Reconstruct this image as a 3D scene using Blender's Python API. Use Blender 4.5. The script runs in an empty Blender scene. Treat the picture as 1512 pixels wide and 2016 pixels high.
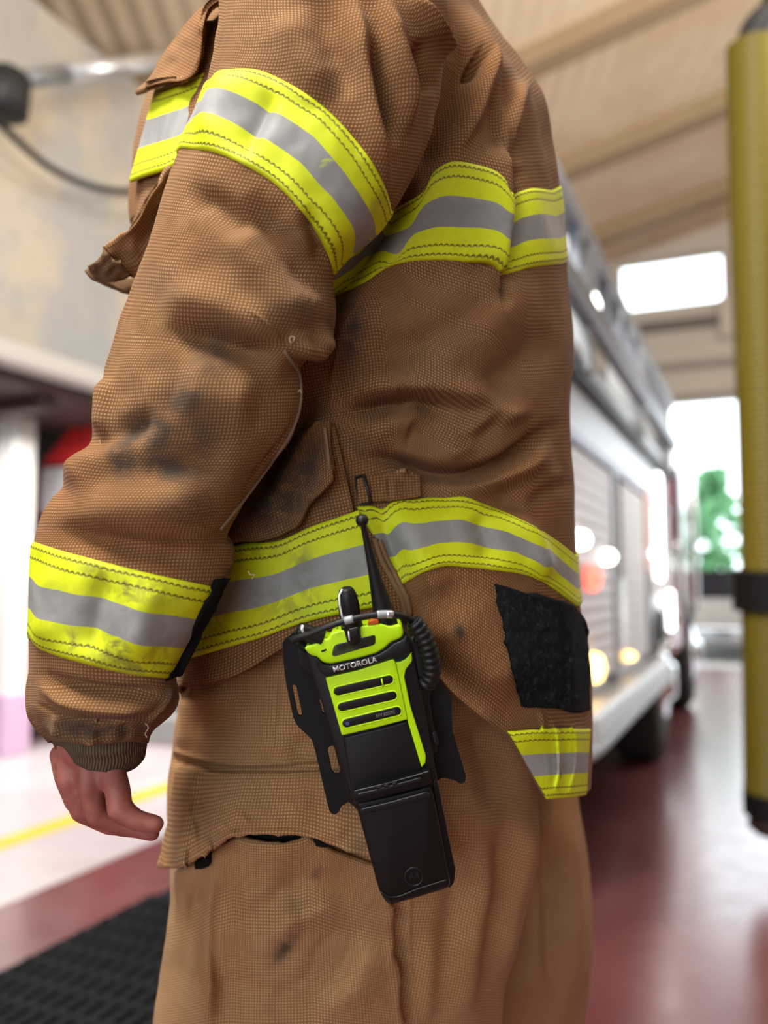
import bpy, bmesh, math, random
import numpy as np
from mathutils import Vector, Matrix, kdtree

random.seed(4)
SC = bpy.context.scene
COL = SC.collection
PI = math.pi

# ------------------------------------------------------------------ camera frame
F = 1700.0            # focal length in pixels of a 1512 x 2016 frame
CX, CY = 756.0, 1008.0
CAMZ = 1.0
PITCH = math.atan(142.0 / F)
CP, SP = math.cos(PITCH), math.sin(PITCH)


def at(px, py, d):
    """camera-space point (x right, y down, z away) seen at px,py at depth d"""
    return np.array([(px - CX) / F * d, (py - CY) / F * d, d], dtype=float)


def c2w(P):
    P = np.asarray(P, dtype=float)
    x, y, z = P[..., 0], P[..., 1], P[..., 2]
    out = np.empty(P.shape)
    out[..., 0] = x
    out[..., 1] = y * SP + z * CP
    out[..., 2] = CAMZ - y * CP + z * SP
    return out


def proj(P):
    P = np.asarray(P)
    return np.stack([CX + F * P[..., 0] / P[..., 2], CY + F * P[..., 1] / P[..., 2]], -1)


# ------------------------------------------------------------------ numeric helpers
def hermite(xs, ys, q):
    """smooth interpolation of ys (n,k) at xs for q"""
    xs = np.asarray(xs, float); ys = np.asarray(ys, float)
    if ys.ndim == 1:
        ys = ys[:, None]
    n = len(xs)
    d = np.zeros_like(ys)
    dx = np.diff(xs)[:, None]
    s = np.diff(ys, axis=0) / dx
    if n > 2:
        d[1:-1] = (s[:-1] * dx[1:] + s[1:] * dx[:-1]) / (dx[1:] + dx[:-1])
    d[0] = s[0]; d[-1] = s[-1]
    q = np.clip(q, xs[0], xs[-1])
    i = np.clip(np.searchsorted(xs, q, side='right') - 1, 0, n - 2)
    h = (xs[i + 1] - xs[i])[:, None]
    t = ((q - xs[i])[:, None]) / h
    t2, t3 = t * t, t * t * t
    return (2 * t3 - 3 * t2 + 1) * ys[i] + (t3 - 2 * t2 + t) * h * d[i] + (-2 * t3 + 3 * t2) * ys[i + 1] + (t3 - t2) * h * d[i + 1]


def resample(poly, n, smooth=True):
    p = np.asarray(poly, float)
    if len(p) == 1:
        return np.repeat(p, n, 0)
    L = np.concatenate([[0], np.cumsum(np.maximum(np.linalg.norm(np.diff(p[:, :2], axis=0), axis=1), 1e-6))])
    q = np.linspace(0, L[-1], n)
    if smooth and len(p) > 2:
        return hermite(L, p, q)
    return np.stack([np.interp(q, L, p[:, k]) for k in range(p.shape[1])], 1)


def _hash(ix, iy, iz, seed):
    h = (ix * 374761393 + iy * 668265263 + iz * 2147483647 + seed * 974634777) & 0xffffffff
    h = ((h ^ (h >> 13)) * 1274126177) & 0xffffffff
    return ((h ^ (h >> 16)) & 0xffff) / 65535.0


def vnoise(P, scale, seed=0):
    """value noise in -1..1"""
    Q = np.asarray(P, float) * scale + 1000.0
    i = np.floor(Q).astype(np.int64)
    f = Q - i
    f = f * f * f * (f * (f * 6 - 15) + 10)
    r = 0
    for a in (0, 1):
        wa = f[..., 0] if a else 1 - f[..., 0]
        for b in (0, 1):
            wb = f[..., 1] if b else 1 - f[..., 1]
            for c in (0, 1):
                wc = f[..., 2] if c else 1 - f[..., 2]
                r = r + wa * wb * wc * _hash(i[..., 0] + a, i[..., 1] + b, i[..., 2] + c, seed)
    return r * 2 - 1


def smoothstep(a, b, x):
    t = np.clip((x - a) / (b - a), 0, 1)
    return t * t * (3 - 2 * t)


def stroke_field(p2, pts, wl, wr=None, taper=True, exact=False):
    """0..1 profile of a stroke along px polyline pts: half width wl on its left side, wr on its right"""
    wr = wl if wr is None else wr
    pl = resample(pts, max(8, 4 * len(pts)))
    W = max(wl, wr) * 2.6
    out = np.zeros(p2.shape[:-1])
    mn, mx = pl.min(0) - W, pl.max(0) + W
    m = (p2[..., 0] > mn[0]) & (p2[..., 0] < mx[0]) & (p2[..., 1] > mn[1]) & (p2[..., 1] < mx[1])
    if not m.any():
        return out
    q = p2[m]
    best = np.full(len(q), 1e9); side = np.zeros(len(q)); al = np.zeros(len(q))
    n = len(pl) - 1
    for k in range(n):
        a, b = pl[k], pl[k + 1]
        ab = b - a
        L2 = max(ab @ ab, 1e-9)
        t = np.clip(((q - a) @ ab) / L2, 0, 1)
        dv = q - (a + t[:, None] * ab)
        d = np.sqrt((dv ** 2).sum(1))
        cr = ab[0] * dv[:, 1] - ab[1] * dv[:, 0]
        u = d < best
        best[u] = d[u]; side[u] = cr[u]; al[u] = (k + t[u]) / n
    w = np.where(side < 0, wl, wr)
    r = np.exp(-(best / w) ** 2)
    if taper:
        r *= smoothstep(0, .30, np.minimum(al, 1 - al))
    out[m] = r
    return out


def blob_field(p2, blobs):
    out = np.zeros(p2.shape[:-1])
    for (x, y, rx, ry, rot, s) in blobs:
        a = math.radians(rot)
        dx, dy = p2[..., 0] - x, p2[..., 1] - y
        u = (dx * math.cos(a) + dy * math.sin(a)) / rx
        v = (-dx * math.sin(a) + dy * math.cos(a)) / ry
        out = np.maximum(out, s * np.exp(-(u * u + v * v)))
    return out


# ------------------------------------------------------------------ objects
def tag(o, label=None, cat=None, group=None, kind=None):
    if label: o['label'] = label
    if cat: o['category'] = cat
    if group: o['group'] = group
    if kind: o['kind'] = kind
    return o


def empty(name, loc=(0, 0, 0), rz=0.0, parent=None):
    o = bpy.data.objects.new(name, None)
    o.empty_display_size = 0.1
    o.location = loc
    o.rotation_euler = (0, 0, rz)
    COL.objects.link(o)
    if parent: o.parent = parent
    return o


def link(name, me, mat=None, parent=None):
    o = bpy.data.objects.new(name, me)
    COL.objects.link(o)
    if mat is not None:
        for m in (mat if isinstance(mat, (list, tuple)) else [mat]):
            me.materials.append(m)
    if parent is not None:
        o.parent = parent
    return o


def raw_mesh(name, V, Q, uv=None, attrs=None, smooth=True, mat=None, parent=None, cam=True, midx=None):
    """V (n,3) , Q (m,4) quads, uv (m,4,2) per loop"""
    V = c2w(V) if cam else np.asarray(V, float)
    if parent is not None:
        inv = np.array(WORLD_OF(parent).inverted())
        V = V @ inv[:3, :3].T + inv[:3, 3]
    me = bpy.data.meshes.new(name)
    Q = np.asarray(Q, dtype=np.int32)
    me.vertices.add(len(V)); me.vertices.foreach_set('co', V.astype(np.float32).ravel())
    me.loops.add(Q.size); me.loops.foreach_set('vertex_index', Q.ravel())
    me.polygons.add(len(Q))
    me.polygons.foreach_set('loop_start', np.arange(0, Q.size, 4, dtype=np.int32))
    me.polygons.foreach_set('use_smooth', np.full(len(Q), smooth))
    if midx is not None:
        me.polygons.foreach_set('material_index', np.asarray(midx, dtype=np.int32))
    if uv is not None:
        l = me.uv_layers.new(name='UVMap')
        l.data.foreach_set('uv', np.asarray(uv, dtype=np.float32).ravel())
    for k, a in (attrs or {}).items():
        at_ = me.attributes.new(k, 'FLOAT', 'POINT')
        at_.data.foreach_set('value', np.asarray(a, dtype=np.float32).ravel())
    me.update(); me.validate()
    return link(name, me, mat, parent)


def WORLD_OF(o):
    m = Matrix.LocRotScale(o.location, o.rotation_euler, o.scale)
    return WORLD_OF(o.parent) @ m if o.parent else m


def bm_obj(name, bm, mat=None, parent=None, smooth=False, recalc=True):
    if recalc:
        bmesh.ops.recalc_face_normals(bm, faces=bm.faces[:])
    me = bpy.data.meshes.new(name)
    bm.to_mesh(me); bm.free()
    if smooth:
        me.polygons.foreach_set('use_smooth', np.full(len(me.polygons), True))
    return link(name, me, mat, parent)


# ------------------------------------------------------------------ cloth tubes
class Tube:
    """closed cloth tube lofted through rings (Lx,Ly,Rx,Ry,depth,half_depth)"""

    def __init__(self, rings, nv, nf, nb, sq=2.3):
        R = np.array(rings, float)
        L = np.array([at(r[0], r[1], r[4]) for r in R]); Rr = np.array([at(r[2], r[3], r[4]) for r in R])
        C = (L + Rr) / 2
        A = (Rr - L) / 2
        hd = R[:, 5]
        dist = np.linalg.norm(C, axis=1)
        A = A * np.sqrt(np.maximum(1 - (hd / dist) ** 2, .2))[:, None]
        s = np.concatenate([[0], np.cumsum(np.linalg.norm(np.diff(C, axis=0), axis=1))])
        q = np.linspace(0, s[-1], nv)
        Z = hermite(s, np.concatenate([C, A, hd[:, None]], 1), q)
        C, A, hd = Z[:, :3], Z[:, 3:6], Z[:, 6]
        B = -C / np.linalg.norm(C, axis=1)[:, None] * hd[:, None]
        e = 0.10 * PI
        t = np.concatenate([np.linspace(-PI / 2, -e, nb // 2, endpoint=False), np.linspace(-e, PI + e, nf, endpoint=False), np.linspace(PI + e, 1.5 * PI, nb // 2, endpoint=False)])
        self.t = t
        pw = 2.0 / sq
        ct = np.sign(np.cos(t)) * np.abs(np.cos(t)) ** pw
        st = np.sign(np.sin(t)) * np.abs(np.sin(t)) ** pw
        self.P = C[:, None] + A[:, None] * ct[None, :, None] + B[:, None] * st[None, :, None]
        self.C = C
        self.nv, self.nu = nv, len(t)
        self.v = q
        self.normals()

    def normals(self):
        P = self.P
        du = np.roll(P, -1, 1) - np.roll(P, 1, 1)
        dv = np.gradient(P, axis=0)
        N = np.cross(du, dv)
        N /= np.maximum(np.linalg.norm(N, axis=2, keepdims=True), 1e-12)
        out = P - self.C[:, None]
        if (N * out).sum() < 0:
            N = -N
        self.N = N
        self.p2 = proj(P)
        self.facing = -(N * P).sum(2) / np.linalg.norm(P, axis=2)

    def displace(self, strokes, noise=(), back_noise=(), gain=1.35):
        """strokes: (amp_mm, wl, wr, pts[, no_taper])"""
        d = np.zeros(self.P.shape[:2])
        fw = smoothstep(-0.05, 0.12, self.facing)
        for s in strokes:
            amp, wl, wr, pts = s[:4]
            if abs(amp) > 3.5: amp *= gain
            d += amp * 1e-3 * stroke_field(self.p2, pts, wl, wr, taper=len(s) < 5) * fw
        for (amp, sc, seed) in noise:
            d += amp * 1e-3 * vnoise(self.P * np.array([1, 1, 1.0]), sc, seed)
        for (amp, sc, seed) in back_noise:
            d += amp * 1e-3 * vnoise(self.P * np.array([1, .6, 1.0]), sc, seed) * (1 - fw)
        self.P = self.P + self.N * d[..., None]
        self.normals()

    def remap_v(self, end):
        """end: per-u fractional row where the tube stops; rows are re-spread"""
        nv = self.nv
        f = np.linspace(0, 1, nv)[:, None] * end[None, :] * (nv - 1)
        i = np.clip(np.floor(f).astype(int), 0, nv - 2)
        w = (f - i)[..., None]
        j = np.arange(self.nu)[None, :].repeat(nv, 0)
        self.P = self.P[i, j] * (1 - w) + self.P[i + 1, j] * w
        self.normals()
        self.kd = None

    kd = None

    def build_kd(self):
        m = np.argwhere(self.facing > 0.02)
        kd = kdtree.KDTree(len(m))
        for k, (i, j) in enumerate(m):
            p = self.p2[i, j]
            kd.insert((p[0], p[1], self.P[i, j, 2] * 60.0), k)
        kd.balance()
        self.zmed = float(np.median(self.P[..., 2]))
        self.kd, self.kdm = kd, m

    def find(self, px, py, zref=None):
        """fractional (row, col) of the front surface seen at px,py"""
        if self.kd is None:
            self.build_kd()
        z = (zref if zref is not None else self.zmed - .1) * 60.0
        _, k, _ = self.kd.find((px, py, z))
        i, j = self.kdm[k]
        fi, fj = float(i), float(j)
        i0 = min(max(i, 1), self.nv - 2)
        J = np.stack([(self.p2[i0 + 1, j] - self.p2[i0 - 1, j]) / 2, (self.p2[i0, (j + 1) % self.nu] - self.p2[i0, (j - 1) % self.nu]) / 2], 1)
        r = np.array([px, py]) - self.p2[i, j]
        try:
            s = np.linalg.solve(J, r)
            s = np.clip(s, -1.2, 1.2)
            fi += s[0]; fj += s[1]
        except Exception:
            pass
        return min(max(fi, 0), self.nv - 1), fj

    def ev(self, I, J):
        I = np.clip(I, 0, self.nv - 1.001)
        i = np.floor(I).astype(int); j = np.floor(J).astype(int)
        a = (I - i)[..., None]; b = (J - j)[..., None]
        j0, j1 = j % self.nu, (j + 1) % self.nu
        def g(X):
            return (X[i, j0] * (1 - a) + X[i + 1, j0] * a) * (1 - b) + (X[i, j1] * (1 - a) + X[i + 1, j1] * a) * b
        n = g(self.N)
        return g(self.P), n / np.maximum(np.linalg.norm(n, axis=-1, keepdims=True), 1e-9)

    def mesh(self, name, mat, parent, blobs=(), lip=True, cap_top=True, cap_bot=False):
        P = self.P
        nv, nu = self.nv, self.nu
        rows = [P]
        if lip:      # turned-in hem so the edge has a thickness and the inside of the cloth exists
            e, n = P[-1], self.N[-1]
            tan = P[-1] - P[-3]
            tan /= np.maximum(np.linalg.norm(tan, axis=1, keepdims=True), 1e-9)
            ex = [e + tan * 0.0008 - n * 0.0012, e - n * 0.0034] + [P[-k_] - self.N[-k_] * (.0036 + .00012 * k_) for k_ in (4, 10, 18, 28)]
            rows.append(np.stack(ex))
        G = np.concatenate(rows, 0)
        m = len(G)
        V = G.reshape(-1, 3)
        i = np.arange(m - 1)[:, None]; j = np.arange(nu)[None, :]
        j1 = (j + 1) % nu
        Q = np.stack([i * nu + j, i * nu + j1, (i + 1) * nu + j1, (i + 1) * nu + j], -1).reshape(-1, 4)
        # arc-length uv, measured from the line nearest the camera
        seg = np.linalg.norm(np.roll(G, -1, 1) - G, axis=2)
        U = np.concatenate([np.zeros((m, 1)), np.cumsum(seg, 1)], 1)
        mid = int(np.argmin(np.abs(self.t - PI / 2)))
        U = U - U[:, mid:mid + 1]
        vl = np.concatenate([[0], np.cumsum(np.linalg.norm(np.diff(G[:, mid], axis=0), axis=1))])
        Vv = np.repeat(vl[:, None], nu + 1, 1)
        UV = np.stack([U, Vv], -1)
        uv = np.stack([UV[:-1, :-1], UV[:-1, 1:], UV[1:, 1:], UV[1:, :-1]], 2).reshape(-1, 4, 2)
        p2 = proj(V)
        dirt = blob_field(p2, blobs) if blobs else np.zeros(len(V))
        if blobs:
            fac = np.concatenate([self.facing, np.repeat(self.facing[-1:], m - nv, 0)], 0).reshape(-1)
            dirt *= smoothstep(-.1, .1, fac)
        extraV, extraQ, extrauv = [], [], []
        base = len(V)
        for flag, row in ((cap_top, 0), (cap_bot, m - 1)):
            if not flag:
                continue
            c = G[row].mean(0)
            k = base + len(extraV)
            extraV.append(c)
            for jj in range(0, nu - 1, 2):
                a, b, d = row * nu + jj, row * nu + (jj + 1) % nu, row * nu + (jj + 2) % nu
                extraQ.append([a, b, d, k]); extrauv.append([[0, 0]] * 4)
        if extraV:
            V = np.concatenate([V, extraV]); Q = np.concatenate([Q, extraQ]); uv = np.concatenate([uv, extrauv])
            dirt = np.concatenate([dirt, np.zeros(len(extraV))])
        return raw_mesh(name, V, Q, uv, {'dirt': dirt}, True, mat, parent)


def slab(name, G, N, off, th, mat, parent, blobs=(), uvscale=None, wrap=False, round_edge=True, ruffle=None):
    """closed sheet: grid G (m,n,3) lifted along N by off, thickness th"""
    m, n = G.shape[:2]
    edge = np.ones((m, n))
    if round_edge:
        edge[0, :] = edge[-1, :] = 0.35
        if not wrap:
            edge[:, 0] = edge[:, -1] = 0.35
    offs = off if np.ndim(off) else np.full((m, n), off)
    top = G + N * (offs - th * 0.5 * (1 - edge))[..., None]
    bot = G + N * (offs - th)[..., None]
    V = np.concatenate([top.reshape(-1, 3), bot.reshape(-1, 3)])
    nn = n if wrap else n - 1
    i = np.arange(m - 1)[:, None]; j = np.arange(nn)[None, :]; j1 = (j + 1) % n
    Qt = np.stack([i * n + j, i * n + j1, (i + 1) * n + j1, (i + 1) * n + j], -1).reshape(-1, 4)
    K = m * n
    Qb = Qt[:, ::-1] + K
    side = []
    for row in (0, m - 1):
        a = row * n + np.arange(nn); b = row * n + (np.arange(nn) + 1) % n
        s = np.stack([a, b, b + K, a + K], 1)
        side.append(s[:, ::-1] if row == 0 else s)
    if not wrap:
        for c in (0, n - 1):
            a = np.arange(m - 1) * n + c; b = a + n
            s = np.stack([a, b, b + K, a + K], 1)
            side.append(s if c == 0 else s[:, ::-1])
    side = np.concatenate(side)
    Q = np.concatenate([Qt, Qb, side])
    # make sure the top faces the same way as N
    a, b, c = top.reshape(-1, 3)[Qt[0][:3]]
    mid = len(Qt) // 2
    a, b, c = top.reshape(-1, 3)[Qt[mid][:3]]
    if np.cross(b - a, c - a) @ N.reshape(-1, 3)[Qt[mid][0]] < 0:
        Q = Q[:, ::-1]
    # uv: x metres along, y 0..1 across (trim) or metres (cloth)
    g = top
    cols = np.concatenate([g, g[:, :1]], 1) if wrap else g
    mid_r = m // 2
    ux = np.concatenate([[0], np.cumsum(np.linalg.norm(np.diff(cols[mid_r], axis=0), axis=1))])
    if uvscale == 'trim':
        vy = np.linspace(0, 1, m)
    else:
        vy = np.concatenate([[0], np.cumsum(np.linalg.norm(np.diff(g[:, n // 2], axis=0), axis=1))])
    flatj = np.concatenate([np.tile(j, (m - 1, 1)).reshape(-1), np.tile(j, (m - 1, 1)).reshape(-1)])
    # per-loop uv from vertex index (wrap seam handled by raising column 0)
    vi = Q % K
    r_, c_ = vi // n, vi % n
    if wrap:
        big = (c_.max(1, keepdims=True) == n - 1) & (c_.min(1, keepdims=True) == 0)
        c_ = np.where(big & (c_ == 0), n, c_)
    uv = np.stack([ux[c_], vy[r_]], -1)
    p2 = proj(V)
    dirt = blob_field(p2, blobs) if blobs else np.zeros(len(V))
    return raw_mesh(name, V, Q, uv, {'dirt': dirt}, True, mat, parent)


def band(name, tube, upper, lower, mat, parent, n=140, m=26, off=.0016, th=.0030, wrap=True, blobs=(), cols=None, zref=None, pairs=False, via=None):
    if pairs:
        both = np.concatenate([np.array(upper, float), np.array(lower, float)], 1)
        mid_ = (both[:, :2] + both[:, 2:]) / 2
        sl_ = np.concatenate([[0], np.cumsum(np.linalg.norm(np.diff(mid_, axis=0), axis=1))])
        both = hermite(sl_, both, np.linspace(0, sl_[-1], n))
        U, Lw = both[:, :2], both[:, 2:]
    else:
        U = resample(upper, n); Lw = resample(lower, n)
    iu = np.array([tube.find(*p, zref) for p in U]); il = np.array([tube.find(*p, zref) for p in Lw])
    nu = tube.nu
    for a in (iu, il):
        a[:, 1] = np.unwrap(a[:, 1], period=nu)
        k = np.ones(5) / 5
        for c in (0, 1):
            pad = np.pad(a[:, c], 2, mode='reflect', reflect_type='odd')
            a[:, c] = np.convolve(pad, k, 'valid')
    il[:, 1] += np.round((iu[n // 2, 1] - il[n // 2, 1]) / nu) * nu
    if wrap == 'tail':      # runs on out of sight round the far side at its own height
        sgn = np.sign(iu[-1, 1] - iu[0, 1])
        q = np.linspace(0, 1, 30)[1:, None]
        iu, il = [np.concatenate([a, a[-1:] + q * np.array([[0, sgn * nu * .30]])]) for a in (iu, il)]
        wrap = False
    if wrap:
        extra = 60
        q = np.linspace(0, 1, extra + 2)[1:-1]
        sgn = np.sign(iu[-1, 1] - iu[0, 1])
        def ext(a, w_px=None):
            e0, e1 = a[-1], a[0] + np.array([0, sgn * nu])
            if w_px is not None:
                vi, vj = tube.find(*w_px)
                while sgn * (vj - e0[1]) < 0: vj += sgn * nu
                while sgn * (vj - e1[1]) > 0: vj -= sgn * nu
                jj = e0[1] + (e1[1] - e0[1]) * q
                f = (vj - e0[1]) / (e1[1] - e0[1])
                ii = hermite([0, max(f - .12, .3 * f), f, min(f + .12, 1 - .3 * (1 - f)), 1], [e0[0], vi, vi, vi, e1[0]], q)[:, 0]
                return np.concatenate([a, np.stack([ii, jj], 1)])
            w = q * q * (3 - 2 * q)
            return np.concatenate([a, np.stack([e0[0] + (e1[0] - e0[0]) * w, e0[1] + (e1[1] - e0[1]) * q], 1)])
        iu, il = (ext(iu, via[0]), ext(il, via[1])) if via else (ext(iu), ext(il))
    w = np.linspace(0, 1, m)[:, None]
    I = iu[None, :, 0] * (1 - w) + il[None, :, 0] * w
    J = iu[None, :, 1] * (1 - w) + il[None, :, 1] * w
    G, N = tube.ev(I, J)
    return slab(name, G, N, off, th, mat, parent, blobs, 'trim', wrap)


def patch(name, tube, A, B, mat, parent, n=60, m=30, off=.004, th=.003, blobs=(), strokes=(), uvs=None, sides=None, noise=None, zref=None, smooth=True, rip=0.0, blur=6):
    """cloth piece whose photo outline runs along A (first edge) and B (opposite edge); it lies off metres above the tube"""
    U = resample(A, n, smooth); Lw = resample(B, n, smooth)
    w = np.linspace(0, 1, m)[:, None, None]
    PX = U[None] * (1 - w) + Lw[None] * w
    if rip:
        nz = np.stack([PX[..., 0] * .05, PX[..., 1] * .05, PX[..., 0] * 0], -1)
        PX = PX + rip * np.stack([vnoise(nz, 1.0, 5), vnoise(nz, 1.0, 6)], -1)
    D = np.zeros((m, n)); OFF = np.zeros((m, n))
    for a in range(m):
        for b in range(n):
            i, j = tube.find(PX[a, b, 0], PX[a, b, 1], zref)
            p, nn = tube.ev(np.array(i), np.array(j))
            D[a, b] = p[2]
            OFF[a, b] = 1.0 / max(-(nn @ p) / np.linalg.norm(p), .45)
    for _ in range(blur):
        Dp = np.pad(D, 1, mode='edge')
        D = (Dp[:-2, 1:-1] + Dp[2:, 1:-1] + Dp[1:-1, :-2] + Dp[1:-1, 2:] + 2 * D) / 6
    d = D - (off(np.linspace(0, 1, m)[:, None], np.linspace(0, 1, n)[None, :]) if callable(off) else off) * OFF
    for s in strokes:
        d -= s[0] * 1e-3 * stroke_field(PX, s[3], s[1], s[2], taper=len(s) < 5)
    if noise:
        nz = np.stack([PX[..., 0], PX[..., 1], PX[..., 0] * 0], -1)
        d -= noise[0] * 1e-3 * vnoise(nz, 1.0 / noise[1], noise[2])
    d = np.minimum(d, D - .0028)
    G = np.stack([(PX[..., 0] - CX) / F * d, (PX[..., 1] - CY) / F * d, d], -1)
    N = grid_normals(G)
    return slab(name, G, N, 0.0, th, mat, parent, blobs, uvs, False)


def grid_normals(G):
    du = np.gradient(G, axis=1); dv = np.gradient(G, axis=0)
    N = np.cross(du, dv)
    N /= np.maximum(np.linalg.norm(N, axis=2, keepdims=True), 1e-12)
    if (N * G).sum() > 0:
        N = -N
    return N


def sheet(name, A, B, dA, dB, mat, parent, n=50, m=26, th=.003, bulge=0.0, strokes=(), noise=None, blobs=(), uvs=None, smooth=True):
    """free-hanging cloth piece between outline edges A and B, depths dA / dB (scalars or lists along the edge)"""
    U = resample(A, n, smooth); Lw = resample(B, n, smooth)
    w = np.linspace(0, 1, m)[:, None]
    PX = U[None] * (1 - w[..., None]) + Lw[None] * w[..., None]
    def dep(d):
        d = np.atleast_1d(np.array(d, float))
        return np.interp(np.linspace(0, 1, n), np.linspace(0, 1, len(d)), d) if len(d) > 1 else np.full(n, d[0])
    d = dep(dA)[None] * (1 - w) + dep(dB)[None] * w - bulge * np.sin(w * PI) ** .7
    for s in strokes:
        d = d - s[0] * 1e-3 * stroke_field(PX, s[3], s[1], s[2], taper=len(s) < 5)
    if noise:
        nz = np.stack([PX[..., 0], PX[..., 1], PX[..., 0] * 0], -1)
        d = d - noise[0] * 1e-3 * vnoise(nz, 1.0 / noise[1], noise[2])
    G = np.stack([(PX[..., 0] - CX) / F * d, (PX[..., 1] - CY) / F * d, d], -1)
    return slab(name, G, grid_normals(G), 0.0, th, mat, parent, blobs, uvs, False)


# ------------------------------------------------------------------ hard-surface helpers
def chaikin(p, it=2):
    p = [np.array(q, float) for q in p]
    for _ in range(it):
        o = []
        for a, b in zip(p, p[1:] + p[:1]):
            o += [a * .75 + b * .25, a * .25 + b * .75]
        p = o
    return np.array(p)


def round_corners(p, r, k=4):
    """polygon with corners cut by quadratic arcs of length r"""
    p = [np.array(q, float) for q in p]
    o = []
    n = len(p)
    for i in range(n):
        a, b, c = p[i - 1], p[i], p[(i + 1) % n]
        ra = min(r, np.linalg.norm(a - b) * .45); rc = min(r, np.linalg.norm(c - b) * .45)
        s = b + (a - b) / max(np.linalg.norm(a - b), 1e-9) * ra
        e = b + (c - b) / max(np.linalg.norm(c - b), 1e-9) * rc
        for q in np.linspace(0, 1, k + 1):
            o.append(s * (1 - q) ** 2 + b * 2 * q * (1 - q) + e * q * q)
    return np.array(o)


def inset(p, d):
    """move a closed polygon inwards by d"""
    a = np.roll(p, 1, 0); c = np.roll(p, -1, 0)
    e1 = p - a; e2 = c - p
    n1 = np.stack([-e1[:, 1], e1[:, 0]], 1); n2 = np.stack([-e2[:, 1], e2[:, 0]], 1)
    n1 /= np.maximum(np.linalg.norm(n1, axis=1, keepdims=True), 1e-9); n2 /= np.maximum(np.linalg.norm(n2, axis=1, keepdims=True), 1e-9)
    n = n1 + n2
    n /= np.maximum(np.linalg.norm(n, axis=1, keepdims=True), 1e-9)
    area = (p[:, 0] * c[:, 1] - p[:, 1] * c[:, 0]).sum()
    return p + n * d * (1 if area > 0 else -1)


def prism(name, outline, depth, hf, hb, bev, mat, parent, bump=None, smooth_sides=True):
    """solid whose front outline is traced at px outline on the plane depth(px,py)-hf and which runs back to depth+hb; bev in px"""
    o = np.asarray(outline, float)
    dfun = depth if callable(depth) else (lambda x, y: depth)
    bz = bev / F * dfun(o[:, 0].mean(), o[:, 1].mean())
    rings = []
    D0 = np.array([dfun(x, y) for x, y in o])
    front = np.stack([(o[:, 0] - CX) / F * (D0 - hf), (o[:, 1] - CY) / F * (D0 - hf), D0 - hf], 1)
    back = front.copy(); back[:, 2] += hf + hb
    rings.append(back)
    for q in (0, .35, .7, 1.0) if bev > 0 else (0,):
        a = q * PI / 2
        oi = inset(o, bev * (1 - math.cos(a))) if q else o
        Di = np.array([dfun(x, y) for x, y in oi]) - hf + bz * (1 - math.sin(a))
        rings.append(np.stack([(oi[:, 0] - CX) / F * Di, (oi[:, 1] - CY) / F * Di, Di], 1))
    bm = bmesh.new()
    inv = WORLD_OF(parent).inverted() if parent else Matrix()
    vs = [[bm.verts.new(inv @ Vector(v)) for v in c2w(r)] for r in rings]
    n = len(o)
    for a, b in zip(vs, vs[1:]):
        for i in range(n):
            f = bm.faces.new((a[i], a[(i + 1) % n], b[(i + 1) % n], b[i]))
            f.smooth = True
    bm.faces.new(vs[-1]); bm.faces.new(vs[0][::-1])
    bmesh.ops.triangulate(bm, faces=[f for f in bm.faces if len(f.verts) > 4])
    ob = bm_obj(name, bm, mat, parent)
    me = ob.data
    try:
        me.set_sharp_from_angle(angle=math.radians(40))
    except Exception:
        pass
    return ob


def capsule_outline(a, b, r, k=10):
    a, b = np.array(a, float), np.array(b, float)
    d = (b - a) / np.linalg.norm(b - a); nrm = np.array([-d[1], d[0]])
    o = []
    for q in np.linspace(-PI / 2, PI / 2, k): o.append(b + r * (d * math.cos(q) + nrm * math.sin(q)))
    for q in np.linspace(PI / 2, 1.5 * PI, k): o.append(a + r * (d * math.cos(q) + nrm * math.sin(q)))
    return np.array(o)


def tube_mesh(bm, pts, rad, n=12, closed=False, caps=True):
    """sweep a circle along world points"""
    P = [Vector(p) for p in pts]
    R = rad if hasattr(rad, '__len__') else [rad] * len(P)
    up = None
    rings = []
    for i, p in enumerate(P):
        t = (P[min(i + 1, len(P) - 1)] - P[max(i - 1, 0)])
        if closed: t = P[(i + 1) % len(P)] - P[i - 1]
        t.normalize()
        if up is None:
            up = t.orthogonal().normalized()
        up = (up - t * up.dot(t))
        up = up.normalized() if up.length > 1e-6 else t.orthogonal().normalized()
        s = t.cross(up)
        rings.append([bm.verts.new(p + (up * math.cos(2 * PI * k / n) + s * math.sin(2 * PI * k / n)) * R[i]) for k in range(n)])
    m = len(rings)
    for i in range(m if closed else m - 1):
        a, b = rings[i], rings[(i + 1) % m]
        for k in range(n):
            bm.faces.new((a[k], a[(k + 1) % n], b[(k + 1) % n], b[k])).smooth = True
    if caps and not closed:
        bm.faces.new(rings[0][::-1]); bm.faces.new(rings[-1])


def tube_obj(name, pts, rad, mat, parent=None, n=12, closed=False, cam=False):
    P = c2w(np.array(pts)) if cam else np.array(pts, float)
    if parent:
        inv = WORLD_OF(parent).inverted()
        P = [inv @ Vector(p) for p in P] if cam else P
    bm = bmesh.new()
    tube_mesh(bm, P, rad, n, closed)
    return bm_obj(name, bm, mat, parent)


def box(bm, x0, x1, y0, y1, z0, z1, bev=0.0):
    r = bmesh.ops.create_cube(bm, size=1.0)
    vs = r['verts']
    for v in vs:
        v.co = Vector(((x0 + x1) / 2 + v.co.x * (x1 - x0), (y0 + y1) / 2 + v.co.y * (y1 - y0), (z0 + z1) / 2 + v.co.z * (z1 - z0)))
    if bev > 0:
        es = list({e for v in vs for e in v.link_edges})
        bmesh.ops.bevel(bm, geom=es, offset=bev, segments=3, affect='EDGES', profile=.5)


def box_obj(name, b, mat, parent=None, bev=0.0):
    bm = bmesh.new()
    box(bm, *b, bev)
    return bm_obj(name, bm, mat, parent)


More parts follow.
